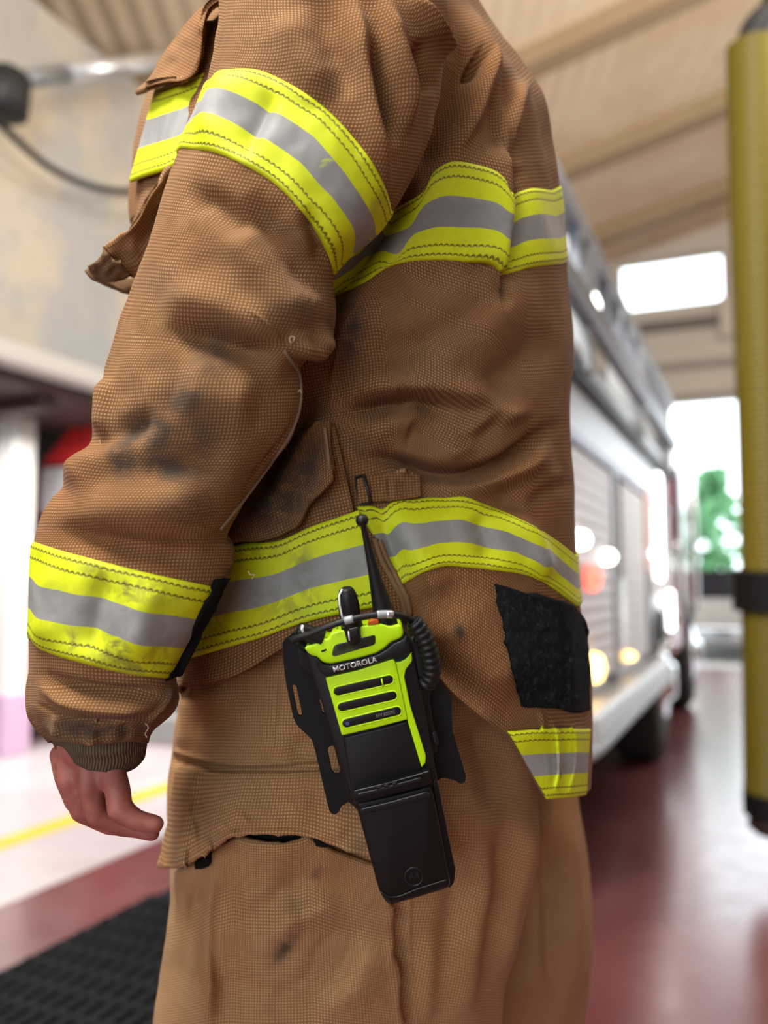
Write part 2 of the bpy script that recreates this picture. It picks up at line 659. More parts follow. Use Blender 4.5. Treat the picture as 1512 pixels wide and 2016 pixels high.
def boxes_obj(name, bs, mat, parent=None, bev=0.0):
    bm = bmesh.new()
    for b in bs: box(bm, *b, bev)
    return bm_obj(name, bm, mat, parent)


def lathe(bm, prof, axis_o, axis_d, n=24):
    """revolve (distance along axis, radius) profile"""
    o = Vector(axis_o); d = Vector(axis_d).normalized()
    u = d.orthogonal().normalized(); w = d.cross(u)
    rings = [[bm.verts.new(o + d * h + (u * math.cos(2 * PI * k / n) + w * math.sin(2 * PI * k / n)) * max(r, 1e-5)) for k in range(n)] for h, r in prof]
    for a, b in zip(rings, rings[1:]):
        for k in range(n):
            bm.faces.new((a[k], a[(k + 1) % n], b[(k + 1) % n], b[k])).smooth = True
    bm.faces.new(rings[0][::-1]); bm.faces.new(rings[-1])


# ------------------------------------------------------------------ materials
class NB:
    def __init__(self, name):
        self.m = bpy.data.materials.new(name)
        self.m.use_nodes = True
        self.t = self.m.node_tree
        self.t.nodes.clear()
        self.out = self.t.nodes.new('ShaderNodeOutputMaterial')
        self.b = self.t.nodes.new('ShaderNodeBsdfPrincipled')
        self.t.links.new(self.b.outputs[0], self.out.inputs[0])

    def n(self, typ, **kw):
        nd = self.t.nodes.new('ShaderNode' + typ)
        for k, v in kw.items():
            if hasattr(nd, k): setattr(nd, k, v)
        return nd

    def set(self, sock, v):
        if hasattr(v, 'default_value') or isinstance(v, bpy.types.NodeSocket):
            self.t.links.new(v, sock)
        else:
            sock.default_value = v

    def inp(self, nm, v):
        self.set(self.b.inputs[nm], v if not (isinstance(v, tuple) and len(v) == 3) else (*v, 1))
        return self

    def math(self, op, a, b=None, c=None, clamp=False):
        nd = self.n('Math'); nd.operation = op; nd.use_clamp = clamp
        self.set(nd.inputs[0], a)
        if b is not None: self.set(nd.inputs[1], b)
        if c is not None: self.set(nd.inputs[2], c)
        return nd.outputs[0]

    def mix(self, f, a, b, mode='MIX'):
        nd = self.n('Mix'); nd.data_type = 'RGBA'; nd.blend_type = mode
        self.set(nd.inputs[0], f)
        self.set(nd.inputs[6], a if not isinstance(a, tuple) else (*a[:3], 1))
        self.set(nd.inputs[7], b if not isinstance(b, tuple) else (*b[:3], 1))
        return nd.outputs[2]

    def step(self, v, lo, hi, a=0.0, b=1.0):
        nd = self.n('MapRange'); nd.interpolation_type = 'SMOOTHSTEP'
        self.set(nd.inputs[0], v)
        for i, x in enumerate((lo, hi, a, b)): nd.inputs[i + 1].default_value = x
        return nd.outputs[0]

    def coord(self, which='Object'):
        return self.n('TexCoord').outputs[which]

    def noise(self, scale, detail=3.0, rough=.55, vec=None, dist=0.0):
        nd = self.n('TexNoise')
        nd.inputs['Scale'].default_value = scale; nd.inputs['Detail'].default_value = detail
        nd.inputs['Roughness'].default_value = rough; nd.inputs['Distortion'].default_value = dist
        self.t.links.new(vec if vec is not None else self.coord(), nd.inputs['Vector'])
        return nd.outputs[0]

    def xyz(self, v):
        nd = self.n('SeparateXYZ'); self.t.links.new(v, nd.inputs[0]); return nd.outputs

    def attr(self, nm):
        nd = self.n('Attribute'); nd.attribute_name = nm; return nd.outputs['Fac']

    def bump(self, h, strength=.3, dist=.001, normal=None):
        nd = self.n('Bump'); nd.inputs['Strength'].default_value = strength; nd.inputs['Distance'].default_value = dist
        self.t.links.new(h, nd.inputs['Height'])
        if normal is not None: self.t.links.new(normal, nd.inputs['Normal'])
        self.t.links.new(nd.outputs[0], self.b.inputs['Normal'])
        return nd.outputs[0]


def srgb(r, g, b):
    f = lambda c: (c / 255) / 12.92 if c / 255 <= .04045 else ((c / 255 + .055) / 1.055) ** 2.4
    return (f(r), f(g), f(b))


def plain(name, col, rough=.5, metal=0.0, bumps=None, var=0.0, emis=None, spec=.5, coat=0.0):
    k = NB(name)
    if var:
        v = k.noise(6.0, 4.0)
        k.inp('Base Color', k.mix(v, tuple(c * (1 - var) for c in col), tuple(min(1, c * (1 + var)) for c in col)))
    else:
        k.inp('Base Color', col)
    k.inp('Roughness', rough).inp('Metallic', metal).inp('Specular IOR Level', spec)
    if coat: k.inp('Coat Weight', coat)
    if bumps: k.bump(k.noise(bumps[0], 3.0), bumps[1], bumps[2])
    if emis:
        k.inp('Emission Color', emis[0]); k.inp('Emission Strength', emis[1])
    return k.m


def fabric(name, ground, thread, pitch=.0024, smooth_dots=1.0):
    k = NB(name)
    uv = k.xyz(k.coord('UV'))
    w = 2 * PI / pitch
    wob = k.noise(60.0, 2.0)
    ux = k.math('MULTIPLY_ADD', uv[0], w, k.math('MULTIPLY', wob, 1.2))
    vy = k.math('MULTIPLY_ADD', uv[1], w, k.math('MULTIPLY', wob, 1.2))
    cx = k.math('MULTIPLY_ADD', k.math('COSINE', ux), .5, .5)
    cy = k.math('MULTIPLY_ADD', k.math('COSINE', vy), .5, .5)
    dot = k.math('POWER', k.math('MULTIPLY', cx, cy), 1.2)
    big = k.noise(7.0, 5.0, .6)
    mid = k.noise(34.0, 4.0, .6)
    amt = k.math('MULTIPLY', dot, k.step(mid, .25, .75, .55, 1.0))
    c = k.mix(amt, ground, thread)
    # wear: redder and greyer fields of the cloth
    red = k.step(big, .42, .62)
    c = k.mix(k.math('MULTIPLY', red, .45), c, k.mix(1.0, c, (1.0, .80, .66), 'MULTIPLY'))
    pale = k.step(k.noise(4.2, 4.0, .6, dist=.4), .50, .72)
    c = k.mix(k.math('MULTIPLY', pale, .30), c, k.mix(.5, c, (.36, .27, .17)))
    # soot stains with their own shape
    d = k.math('MULTIPLY', k.attr('dirt'), 1.5, clamp=True)
    dn = k.math('MULTIPLY', d, k.step(k.noise(55.0, 5.0, .7), .26, .58))
    c = k.mix(k.math('MULTIPLY', dn, .85, clamp=True), c, (.040, .034, .028))
    k.inp('Base Color', c).inp('Roughness', .92).inp('Specular IOR Level', .06)
    k.inp('Sheen Weight', .04); k.inp('Sheen Roughness', .5)
    h = k.math('ADD', dot, k.math('MULTIPLY', k.noise(900.0, 2.0), .5))
    k.bump(h, .35, .0006)
    return k.m


def trim_mat(name, dirt=.35):
    k = NB(name)
    uv = k.xyz(k.coord('UV'))
    v = uv[1]
    wav = k.math('MULTIPLY', k.noise(22.0, 2.0), .03)
    vv = k.math('ADD', v, k.math('SUBTRACT', wav, .015))
    silver = k.math('MULTIPLY', k.step(vv, .345, .352), k.math('SUBTRACT', 1.0, k.step(vv, .655, .662)))
    n1 = k.noise(40.0, 5.0, .7)
    n2 = k.noise(13.0, 4.0, .65, dist=.5)
    n3 = k.noise(75.0, 5.0, .6, dist=.6)
    dd = k.attr('dirt')
    lime = k.mix(k.step(n1, .3, .7), (.50, .56, .004), (.61, .67, .007))
    soot = k.math('ADD', k.math('MULTIPLY', k.step(n1, .50, .72), dirt * .5), k.math('MULTIPLY', dd, k.step(n3, .40, .56)), clamp=True)
    lime = k.mix(k.math('MULTIPLY', soot, .86), lime, (.105, .10, .028))
    sil = k.mix(k.step(n2, .3, .7), (.20, .195, .185), (.30, .295, .28))
    sil = k.mix(k.math('MULTIPLY', soot, .5), sil, (.12, .115, .10))
    # overspill of lime where the silver film has flaked off
    fl = k.step(k.noise(28.0, 3.0, .5, dist=.8), .735, .76)
    sil = k.mix(k.math('MULTIPLY', fl, .7), sil, (.50, .53, .05))
    c = k.mix(silver, lime, sil)
    # two lock-stitch rows along each edge
    zig = k.math('MULTIPLY', k.math('SINE', k.math('MULTIPLY', uv[0], 2 * PI / .0042)), .007)
    st = None
    for pos in (.055, .155, .845, .945):
        e = k.math('ABSOLUTE', k.math('SUBTRACT', k.math('ADD', vv, zig), pos))
        s = k.math('SUBTRACT', 1.0, k.step(e, .006, .015))
        st = s if st is None else k.math('MAXIMUM', st, s)
    dash = k.step(k.math('SINE', k.math('MULTIPLY', uv[0], 2 * PI / .0042)), -.98, -.5, .45, 1.0)
    st = k.math('MULTIPLY', st, dash)
    c = k.mix(k.math('MULTIPLY', st, .85), c, (.075, .050, .012))
    k.inp('Base Color', c)
    k.inp('Roughness', k.math('MULTIPLY_ADD', silver, -.06, .66)).inp('Specular IOR Level', .3)
    k.inp('Metallic', k.math('MULTIPLY', silver, .10))
    hh = k.math('SUBTRACT', k.math('MULTIPLY', k.noise(120.0, 3.0), .35), k.math('MULTIPLY', st, .8))
    k.bump(hh, .4, .0009)
    return k.m
# ================================================================== materials of the clothes
M_CLOTH = fabric('tan_turnout_cloth', (.140, .064, .0255), (.43, .266, .128))
M_TROUSER = fabric('tan_trouser_cloth', (.235, .122, .051), (.57, .375, .192))
M_EDGE = fabric('worn_edge_cloth', (.110, .066, .034), (.240, .155, .085), .0022)
M_TRIM = trim_mat('lime_silver_trim', .30)
M_BLACK = plain('black_tab_and_gap', (.006, .006, .006), .9, bumps=(400, .3, .0005), spec=.1)

# knitted wristlet
_k = NB('knit_cuff')
_uv = _k.xyz(_k.coord('UV'))
_rib = _k.math('MULTIPLY_ADD', _k.math('COSINE', _k.math('MULTIPLY', _uv[0], 2 * PI / .0021)), .5, .5)
_k.inp('Base Color', _k.mix(_rib, (.060, .042, .024), (.140, .102, .062))).inp('Roughness', .95).inp('Specular IOR Level', .1)
_k.bump(_k.math('ADD', _rib, _k.math('MULTIPLY', _k.noise(700, 2), .6)), .8, .0008)
M_KNIT = _k.m

# fuzzy hook-and-loop patch
_k = NB('black_loop_patch')
_n = _k.noise(260, 5, .75, dist=.8)
_n2 = _k.noise(60, 4, .7, dist=1.5)
_k.inp('Base Color', _k.mix(_k.step(_n, .45, .75), (.0075, .0085, .010), _k.mix(_k.step(_n2, .45, .7), (.014, .016, .018), (.055, .070, .072))))
_k.inp('Roughness', .95).inp('Specular IOR Level', .08)
_k.bump(_k.math('ADD', _n, _n2), .9, .0016)
M_LOOP = _k.m

_k = NB('skin')
_n = _k.noise(55, 4, .6)
_k.inp('Base Color', _k.mix(_k.step(_n, .3, .7), (.25, .070, .055), (.35, .115, .090))).inp('Roughness', .55).inp('Specular IOR Level', .35)
_k.inp('Subsurface Weight', .12); _k.b.inputs['Subsurface Radius'].default_value = (.010, .004, .002); _k.inp('Subsurface Scale', .5)
_k.bump(_k.noise(500, 4, .6), .25, .0006)
M_SKIN = _k.m
M_HAIR = plain('brown_hair', (.035, .020, .012), .7, bumps=(300, .6, .003))
M_THREAD = plain('pale_thread', (.50, .38, .25), .9)
M_THREAD2 = plain('worn_hem_thread', (.20, .135, .080), .9)
M_WIRE = plain('dark_wire', (.03, .026, .022), .45, .6)

# ================================================================== body: one continuous skin surface
def capsules_to_mesh(caps, voxel, smooth_it):
    bm = bmesh.new()
    for (a, b, ra, rb) in caps:
        a, b = np.array(a), np.array(b)
        L = np.linalg.norm(b - a)
        pts = []; rad = []
        for q in np.linspace(-1, 0, 6)[:-1]:
            pts.append(a + (b - a) / max(L, 1e-9) * ra * q); rad.append(ra * math.sqrt(max(1 - q * q, 0.0)) + 1e-4)
        for q in np.linspace(0, 1, 7):
            pts.append(a + (b - a) * q); rad.append(ra + (rb - ra) * q)
        for q in np.linspace(0, 1, 6)[1:]:
            pts.append(b + (b - a) / max(L, 1e-9) * rb * q); rad.append(rb * math.sqrt(max(1 - q * q, 0.0)) + 1e-4)
        tube_mesh(bm, pts, rad, 18)
    bmesh.ops.recalc_face_normals(bm, faces=bm.faces[:])
    me = bpy.data.meshes.new('tmp'); bm.to_mesh(me); bm.free()
    ob = bpy.data.objects.new('tmp', me); COL.objects.link(ob)
    r = ob.modifiers.new('r', 'REMESH'); r.mode = 'VOXEL'; r.voxel_size = voxel; r.use_smooth_shade = True
    s = ob.modifiers.new('s', 'SMOOTH'); s.factor = .5; s.iterations = smooth_it
    dg = bpy.context.evaluated_depsgraph_get()
    out = bpy.data.meshes.new_from_object(ob.evaluated_get(dg))
    bpy.data.objects.remove(ob); bpy.data.meshes.remove(me)
    return out

BASE = Vector(c2w(at(760, 1200, .86))); BASE.z = 0.0
def hp(px, py, d): return tuple(c2w(at(px, py, d)))
def mm(px, d=.585): return px * d / F

HAND = []
def chain(pts):
    for (a, b) in zip(pts, pts[1:]):
        HAND.append((hp(*a[:3]), hp(*b[:3]), mm(a[3]), mm(b[3])))
wr = (186, 1450, .606, 44)
chain([wr, (222, 1524, .588, 27), (232, 1556, .580, 25), (236, 1594, .576, 24.5), (268, 1615, .575, 20.5), (306, 1622.5, .576, 17.5)])          # little finger
chain([wr, (176, 1520, .590, 27), (176, 1548, .586, 23.5), (192, 1606, .588, 22.5), (240, 1626, .592, 18), (300, 1641, .594, 16)])        # ring finger
chain([wr, (140, 1508, .598, 27), (137, 1534, .594, 24), (160, 1598, .597, 21.5), (214, 1626, .606, 18), (286, 1637, .612, 16)])           # middle finger
chain([wr, (121, 1486, .610, 24), (126, 1530, .610, 20), (146, 1580, .614, 19.5), (200, 1612, .624, 17), (262, 1624, .632, 15)])           # forefinger
chain([(178, 1452, .622, 30), (176, 1496, .640, 26), (196, 1552, .652, 21), (222, 1590, .655, 18), (244, 1612, .652, 15)])                 # thumb
HAND.append((hp(150, 1478, .602), hp(222, 1500, .594), mm(34), mm(30)))
HAND.append((hp(130, 1490, .606), hp(200, 1530, .592), mm(26), mm(24)))
BODY = list(HAND)
def limb(*pts):
    for a, b in zip(pts, pts[1:]):
        BODY.append((hp(*a[:3]), hp(*b[:3]), a[3], b[3]))
limb((186, 1450, .606, .026), (250, 1180, .605, .036), (330, 860, .605, .042))
limb((330, 860, .605, .042), (480, 420, .62, .044), (650, 0, .70, .042))
limb((650, 0, .70, .042), (710, 10, .80, .070), (770, 40, .92, .050))
limb((770, 40, .92, .050), (790, 420, .98, .046), (760, 860, .98, .042), (690, 1150, .98, .030))
limb((690, 1150, .98, .030), (670, 1260, .98, .038), (665, 1330, .98, .022))
limb((705, 110, .80, .098), (715, 420, .80, .135), (715, 900, .80, .120), (725, 1250, .80, .135))
limb((735, -60, .80, .062), (720, -230, .80, .058))
limb((725, 1330, .78, .080), (690, 2000, .77, .058), (690, 2080, .77, .055), (700, 3120, .78, .040))
limb((850, 1330, .92, .080), (930, 1900, .94, .058), (930, 2750, .95, .040))
# head with a face: skull, jaw, nose, brows, lips, chin, ears
hc = np.array(hp(705, -400, .80))
fw = Vector((-.87, .49, 0)).normalized(); lf = Vector((-.49, -.87, 0)); upv = Vector((0, 0, 1))
def hd(f, l, u): return tuple(Vector(hc) + fw * f + lf * l + upv * u)
for a, b, ra, rb in (((-.03, 0, .02), (.02, 0, .02), .085, .082), ((.02, 0, .01), (.045, 0, -.05), .072, .050), ((.05, 0, -.06), (.075, 0, -.085), .034, .022),
                     ((.085, 0, .02), (.112, 0, -.022), .009, .014), ((.083, .03, .028), (.086, .012, .026), .010, .009), ((.083, -.03, .028), (.086, -.012, .026), .010, .009),
                     ((.088, .016, -.050), (.088, -.016, -.050), .009, .009), ((.085, .014, -.062), (.085, -.014, -.062), .009, .009),
                     ((-.005, .080, .02), (-.012, .083, -.025), .016, .011), ((-.005, -.080, .02), (-.012, -.083, -.025), .016, .011)):
    BODY.append((hd(*a), hd(*b), ra, rb))
me = capsules_to_mesh(BODY, .0021, 5)
me.name = 'person'
me.transform(Matrix.Translation(-BASE))
PERSON = bpy.data.objects.new('person', me); COL.objects.link(PERSON)
me.materials.clear(); me.materials.append(M_SKIN)
PERSON.location = BASE
tag(PERSON, 'person in tan turnout coat with lime bands, seen from behind the left arm', 'person')
# short hair cap
_hair = capsules_to_mesh([(hd(-.035, 0, .030), hd(.012, 0, .040), .088, .084), (hd(-.055, 0, -.01), hd(-.045, 0, -.055), .066, .05)], .004, 3)
_hair.transform(Matrix.Translation(-BASE)); _hair.materials.clear()
link('hair', _hair, M_HAIR, PERSON)

# ================================================================== coat body
SOOT_T = [(690, 660, 26, 60, 10, .75), (905, 1243, 9, 17, -15, .9), (700, 880, 30, 26, 0, .3)]
torso = Tube([
    (640, -215, 850, -210, .80, .075), (600, -165, 870, -160, .80, .100), (500, -100, 900, -95, .80, .145), (420, 0, 928, 0, .80, .165),
    (350, 110, 1000, 110, .80, .175), (305, 190, 1050, 190, .80, .180), (280, 280, 1069, 280, .80, .180), (268, 370, 1085, 370, .80, .182), (262, 500, 1106, 500, .80, .182),
    (265, 600, 1112, 600, .80, .180), (290, 720, 1117, 720, .80, .178), (300, 800, 1119, 800, .80, .176), (325, 900, 1124, 900, .80, .172), (330, 950, 1127, 950, .80, .170),
    (338, 1050, 1129, 1050, .80, .174), (342, 1190, 1133, 1190, .80, .180), (346, 1290, 1151, 1290, .80, .182), (352, 1400, 1152, 1400, .80, .184),
    (360, 1500, 1150, 1500, .80, .185), (380, 1640, 1148, 1640, .80, .185)], 760, 560, 150)
torso.displace([
    # upper back creases
    (6, 9, 22, [(917, 0), (953, 79), (969, 131), (957, 190), (925, 260), (880, 320)]),
    (4, 7, 14, [(960, 60), (981, 147), (997, 254), (1003, 341)]),
    (5, 10, 16, [(1040, 150), (1025, 200), (1013, 260), (1006, 320)]),
    (-10, 30, 30, [(890, 60), (915, 125), (900, 170), (850, 280), (800, 370)]),
    (-9, 20, 16, [(925, 120), (955, 135)]),
    (-6, 26, 26, [(1010, 120), (985, 250), (1030, 330)]),
    (7, 6, 46, [(996, 335), (998, 400), (990, 470), (983, 545)], 1),
    (-5, 22, 10, [(1008, 345), (1010, 430), (996, 540)], 1),
    # below the shoulder band
    (-6, 10, 22, [(905, 520), (975, 535), (988, 580), (970, 620)]),
    (7, 50, 40, [(1060, 540), (970, 630), (860, 710), (740, 750)]),
    (-5, 40, 30, [(1090, 640), (1000, 730), (930, 770)]),
    (5, 60, 40, [(720, 600), (780, 640), (880, 600), (960, 560)]),
    (-4, 30, 30, [(720, 660), (800, 690), (880, 660)]),
    (13, 34, 18, [(655, 772), (765, 766), (851, 770), (937, 788), (1001, 822)]),
    (-13, 12, 26, [(668, 815), (756, 797), (825, 789), (868, 803), (895, 832)]),
    (9, 34, 34, [(700, 876), (765, 832), (815, 818), (840, 850)]),
    (9, 22, 18, [(851, 908), (905, 880), (960, 830), (1010, 815), (1060, 800)]),
    (-8, 16, 16, [(880, 890), (937, 856), (997, 808)]),
    (-15, 15, 13, [(680, 911), (743, 903), (799, 916), (842, 930), (915, 936), (980, 919), (1066, 858), (1118, 818)]),
    (8, 14, 26, [(860, 955), (940, 958), (1010, 930), (1100, 872)]),
    (-9, 40, 50, [(700, 952), (830, 960), (960, 975), (1125, 960)]),
    (5, 30, 30, [(1020, 1010), (1060, 960), (1120, 935)]),
    (-4, 16, 16, [(1040, 1000), (1090, 960), (1130, 950)]),
    # hip band and skirt
    (-5, 22, 22, [(735, 985), (752, 1030), (776, 1090), (800, 1165)]),
    (5, 34, 28, [(790, 1000), (815, 1070), (850, 1140), (880, 1200)]),
    (8, 26, 14, [(1000, 985), (1035, 1060), (1060, 1120), (1080, 1150)]),
    (-6, 30, 30, [(940, 1000), (960, 1060), (970, 1120)]),
    (9, 70, 60, [(850, 1170), (900, 1250), (960, 1340), (1000, 1400)]),
    (-7, 26, 20, [(820, 1250), (890, 1330), (960, 1380), (985, 1390)]),
    (5, 16, 16, [(850, 1330), (920, 1400), (990, 1445)]),
    (3, 6, 6, [(1085, 1400), (1092, 1480), (1088, 1560)]), (3, 6, 6, [(1120, 1395), (1124, 1470), (1115, 1565)]), (-3, 8, 8, [(1104, 1395), (1108, 1480), (1102, 1560)]),
    (3, 5, 5, [(1062, 1395), (1066, 1440)]),
    # hollow where the sleeve lies against the body
    (-22, 22, 26, [(600, 690), (640, 620), (664, 570), (712, 500), (770, 420), (800, 350), (830, 300)]),
    (-9, 30, 30, [(600, 720), (600, 800), (560, 870), (490, 1000)]),
    # side seams of the body panel
    (2.2, 5, 5, [(716, 560), (690, 620), (668, 680), (655, 745), (654, 800), (672, 830)]),
    (1.6, 4, 4, [(700, 600), (668, 655), (645, 720)]),
], noise=[(2.2, 14, 3), (1.0, 38, 5)], back_noise=[(9, 9, 8)])

hem_px = [(352, 1350), (415, 1352), (434, 1342), (500, 1307), (560, 1277), (640, 1243), (740, 1217), (786, 1203), (806, 1214), (826, 1262), (850, 1312),
          (905, 1372), (960, 1416), (1003, 1452), (1030, 1492), (1052, 1532), (1076, 1573), (1110, 1571), (1150, 1566)]
hp2 = resample(hem_px, 160, smooth=False)
ij = np.array([torso.find(*p) for p in hp2])
cols = np.arange(torso.nu)
o = np.argsort(ij[:, 1] % torso.nu)
xs = (ij[:, 1] % torso.nu)[o]; ys = ij[o, 0]
end = np.interp(cols, xs, ys, period=torso.nu) / (torso.nv - 1)
k = np.ones(5) / 5
end = np.convolve(np.concatenate([end[-2:], end, end[:2]]), k, 'valid')
torso_full = torso
torso.remap_v(end)
JACKET = torso.mesh('coat', M_CLOTH, PERSON, blobs=SOOT_T)
JACKET['label'] = 'tan turnout coat'

# coat trims on the body
band('reflective_trim', torso, [(700, 462), (775, 413), (834, 377), (854, 340), (886, 320), (937, 325), (981, 341), (996, 356), (1004, 378), (1048, 371), (1086, 375)],
     [(590, 618), (655, 584), (711, 560), (771, 524), (854, 512), (917, 516), (977, 528), (990, 541), (1003, 538), (1040, 528), (1106, 520)], M_TRIM, JACKET, n=180, wrap='tail')
band('reflective_trim', torso, [(702, 998), (735, 996), (752, 1004), (766, 992), (829, 982), (877, 980), (915, 978), (958, 995), (1023, 1023), (1087, 1060), (1131, 1094)],
     [(786, 1156), (789, 1154), (793, 1151), (800, 1147), (829, 1129), (877, 1115), (915, 1117), (963, 1122), (1044, 1135), (1090, 1160), (1134, 1194)], M_TRIM, JACKET, n=150, wrap='tail',
     blobs=[(770, 1130, 30, 30, 0, .4)], pairs=True, off=.0022)
patch('reflective_trim', torso, [(1000, 1441), (1060, 1436), (1110, 1435), (1166, 1436)], [(1077, 1574), (1105, 1572), (1130, 1570), (1157, 1566)], M_TRIM, JACKET, off=.0050, th=.004, uvs='trim', n=50, m=30, blur=14)
# front panel with its radio pocket, and the trim over it
patch('front_panel', torso, [(440, 1020), (520, 900), (590, 850), (658, 838)], [(352, 1352), (440, 1338), (560, 1276), (744, 1215)], M_CLOTH, JACKET, n=80, m=70, off=.010, th=.004,
      noise=(2.0, 60, 2), blobs=[(520, 960, 60, 70, 20, .8), (640, 990, 30, 30, 0, .4)],
      strokes=[(-3, 14, 14, [(400, 1310), (470, 1300), (560, 1262)])])
patch('reflective_trim', torso, [(420, 1092), (463, 1074), (550, 1064), (614, 1036), (660, 1020), (707, 1004)], [(360, 1298), (400, 1287), (500, 1260), (600, 1225), (680, 1207), (741, 1195)],
      M_TRIM, JACKET, n=90, m=30, off=.0140, th=.0032, uvs='trim', noise=(2.0, 60, 2), blobs=[(600, 1130, 22, 60, -10, .9), (560, 1190, 60, 30, 0, .5), (420, 1230, 50, 40, 0, .5), (520, 1080, 60, 16, 0, .4)])
# pocket flap above it
patch('pocket_flap', torso, [(448, 1004), (500, 925), (560, 868), (600, 845), (632, 829), (650, 827)], [(456, 1064), (500, 1066), (546, 1055), (578, 1040), (612, 988), (656, 944)], M_CLOTH, JACKET,
      n=70, m=40, off=lambda a, b: .015 + .011 * a * (0.4 + .6 * b), th=.0045, noise=(2.5, 40, 4), rip=1.5,
      strokes=[(2.0, 4, 4, [(641, 838), (648, 890), (655, 940)]), (4, 20, 20, [(560, 900), (600, 960), (600, 1000)]), (-3, 20, 20, [(610, 880), (630, 940)])],
      blobs=[(560, 890, 34, 60, -20, 1.6), (530, 960, 75, 75, 0, 1.2), (600, 930, 34, 70, 10, .8)])
# waist strap with its wire loop
patch('waist_strap', torso, [(700, 942), (720, 938), (760, 932), (829, 933)], [(706, 992), (725, 989), (765, 986), (831, 977)], M_CLOTH, JACKET, n=40, m=20, off=.006, th=.004,
      strokes=[(-2, 3, 3, [(764, 930), (768, 990)]), (1.2, 3, 3, [(824, 930), (826, 980)]), (1, 3, 3, [(776, 930), (779, 986)])], blobs=[(800, 960, 22, 14, 0, .4)])
d0 = float(torso.ev(*[np.array(q) for q in torso.find(722, 960)])[0][2]) - .008
tube_obj('buckle', [at(716, 936, d0), at(723, 960, d0 - .002), at(730, 990, d0), at(712, 994, d0 + .002), at(704, 962, d0 + .004), at(700, 940, d0 + .002)], .0013, M_WIRE, JACKET, 10, True, True)
fz = d0 - .016
tube_obj('flap_hem', [at(x, y, fz) for x, y in resample([(639, 842), (643, 870), (647, 905), (653, 940)], 24)], .0011, M_THREAD2, JACKET, 8, False, True)
# hook-and-loop patch on the tail
patch('fuzzy_patch', torso, [(976, 1149), (1030, 1163), (1085, 1175), (1130, 1190), (1150, 1212), (1161, 1240)], [(1029, 1392), (1060, 1395), (1090, 1397), (1120, 1400), (1145, 1403), (1164, 1401)], M_LOOP, JACKET,
      n=60, m=50, off=.0045, th=.005, rip=2.5, noise=(1.2, 16, 9),
      strokes=[(2.5, 8, 8, [(1120, 1210), (1128, 1300), (1126, 1400)]), (-2.5, 9, 9, [(1105, 1200), (1110, 1300), (1108, 1400)]), (2, 7, 7, [(1090, 1200), (1094, 1300), (1092, 1400)]), (-2, 8, 8, [(1144, 1230), (1148, 1390)])])['label'] = 'black fuzzy hook-and-loop patch'
# edging of the skirt split
for e in ([(735, 1062), (752, 1110), (775, 1150), (790, 1175), (799, 1213)], [(744, 1066), (760, 1106), (783, 1147), (798, 1172), (807, 1212)]):
    pts = []
    for p in resample(e, 26):
        g, nn = torso.ev(*[np.array(q) for q in torso.find(*p)]); pts.append(g + nn * .0022)
    tube_obj('split_piping', pts, .0021, M_EDGE, JACKET, 8, False, True)

# ================================================================== near sleeve
SOOT_S = [(290, 858, 55, 38, -15, 1.0), (250, 900, 36, 40, 20, 1.0), (360, 790, 60, 40, -30, .65), (330, 920, 80, 30, 10, .75), (420, 700, 40, 60, 20, .5), (390, 860, 60, 60, 0, .5),
          (320, 560, 40, 30, 0, .25), (190, 1436, 130, 26, 0, .75), (330, 1370, 40, 30, 0, .5), (360, 1000, 60, 30, 0, .4), (590, 610, 60, 50, 20, .3), (660, 640, 20, 60, 0, .5)]
sleeve = Tube([
    (600, -218, 770, -226, .70, .050), (520, -160, 830, -165, .665, .085), (462, -60, 858, -60, .632, .085), (440, 60, 874, 70, .618, .078),
    (410, 180, 846, 236, .610, .072), (358, 295, 800, 360, .606, .070), (322, 390, 749, 440, .604, .068), (285, 505, 660, 548, .603, .066), (262, 590, 662, 626, .602, .066),
    (238, 668, 642, 684, .602, .066), (205, 745, 598, 735, .602, .066), (184, 812, 598, 795, .602, .066), (172, 880, 578, 856, .602, .066),
    (128, 950, 526, 930, .602, .066), (84, 1008, 480, 996, .602, .066), (67, 1075, 445, 1062, .602, .065), (63, 1150, 440, 1138, .602, .064),
    (60, 1230, 396, 1226, .602, .063), (57, 1305, 350, 1318, .602, .060), (51, 1355, 356, 1378, .602, .056), (54, 1400, 336, 1412, .602, .052), (70, 1428, 300, 1440, .602, .047), (98, 1458, 291, 1462, .602, .042)], 640, 420, 110, 2.2)
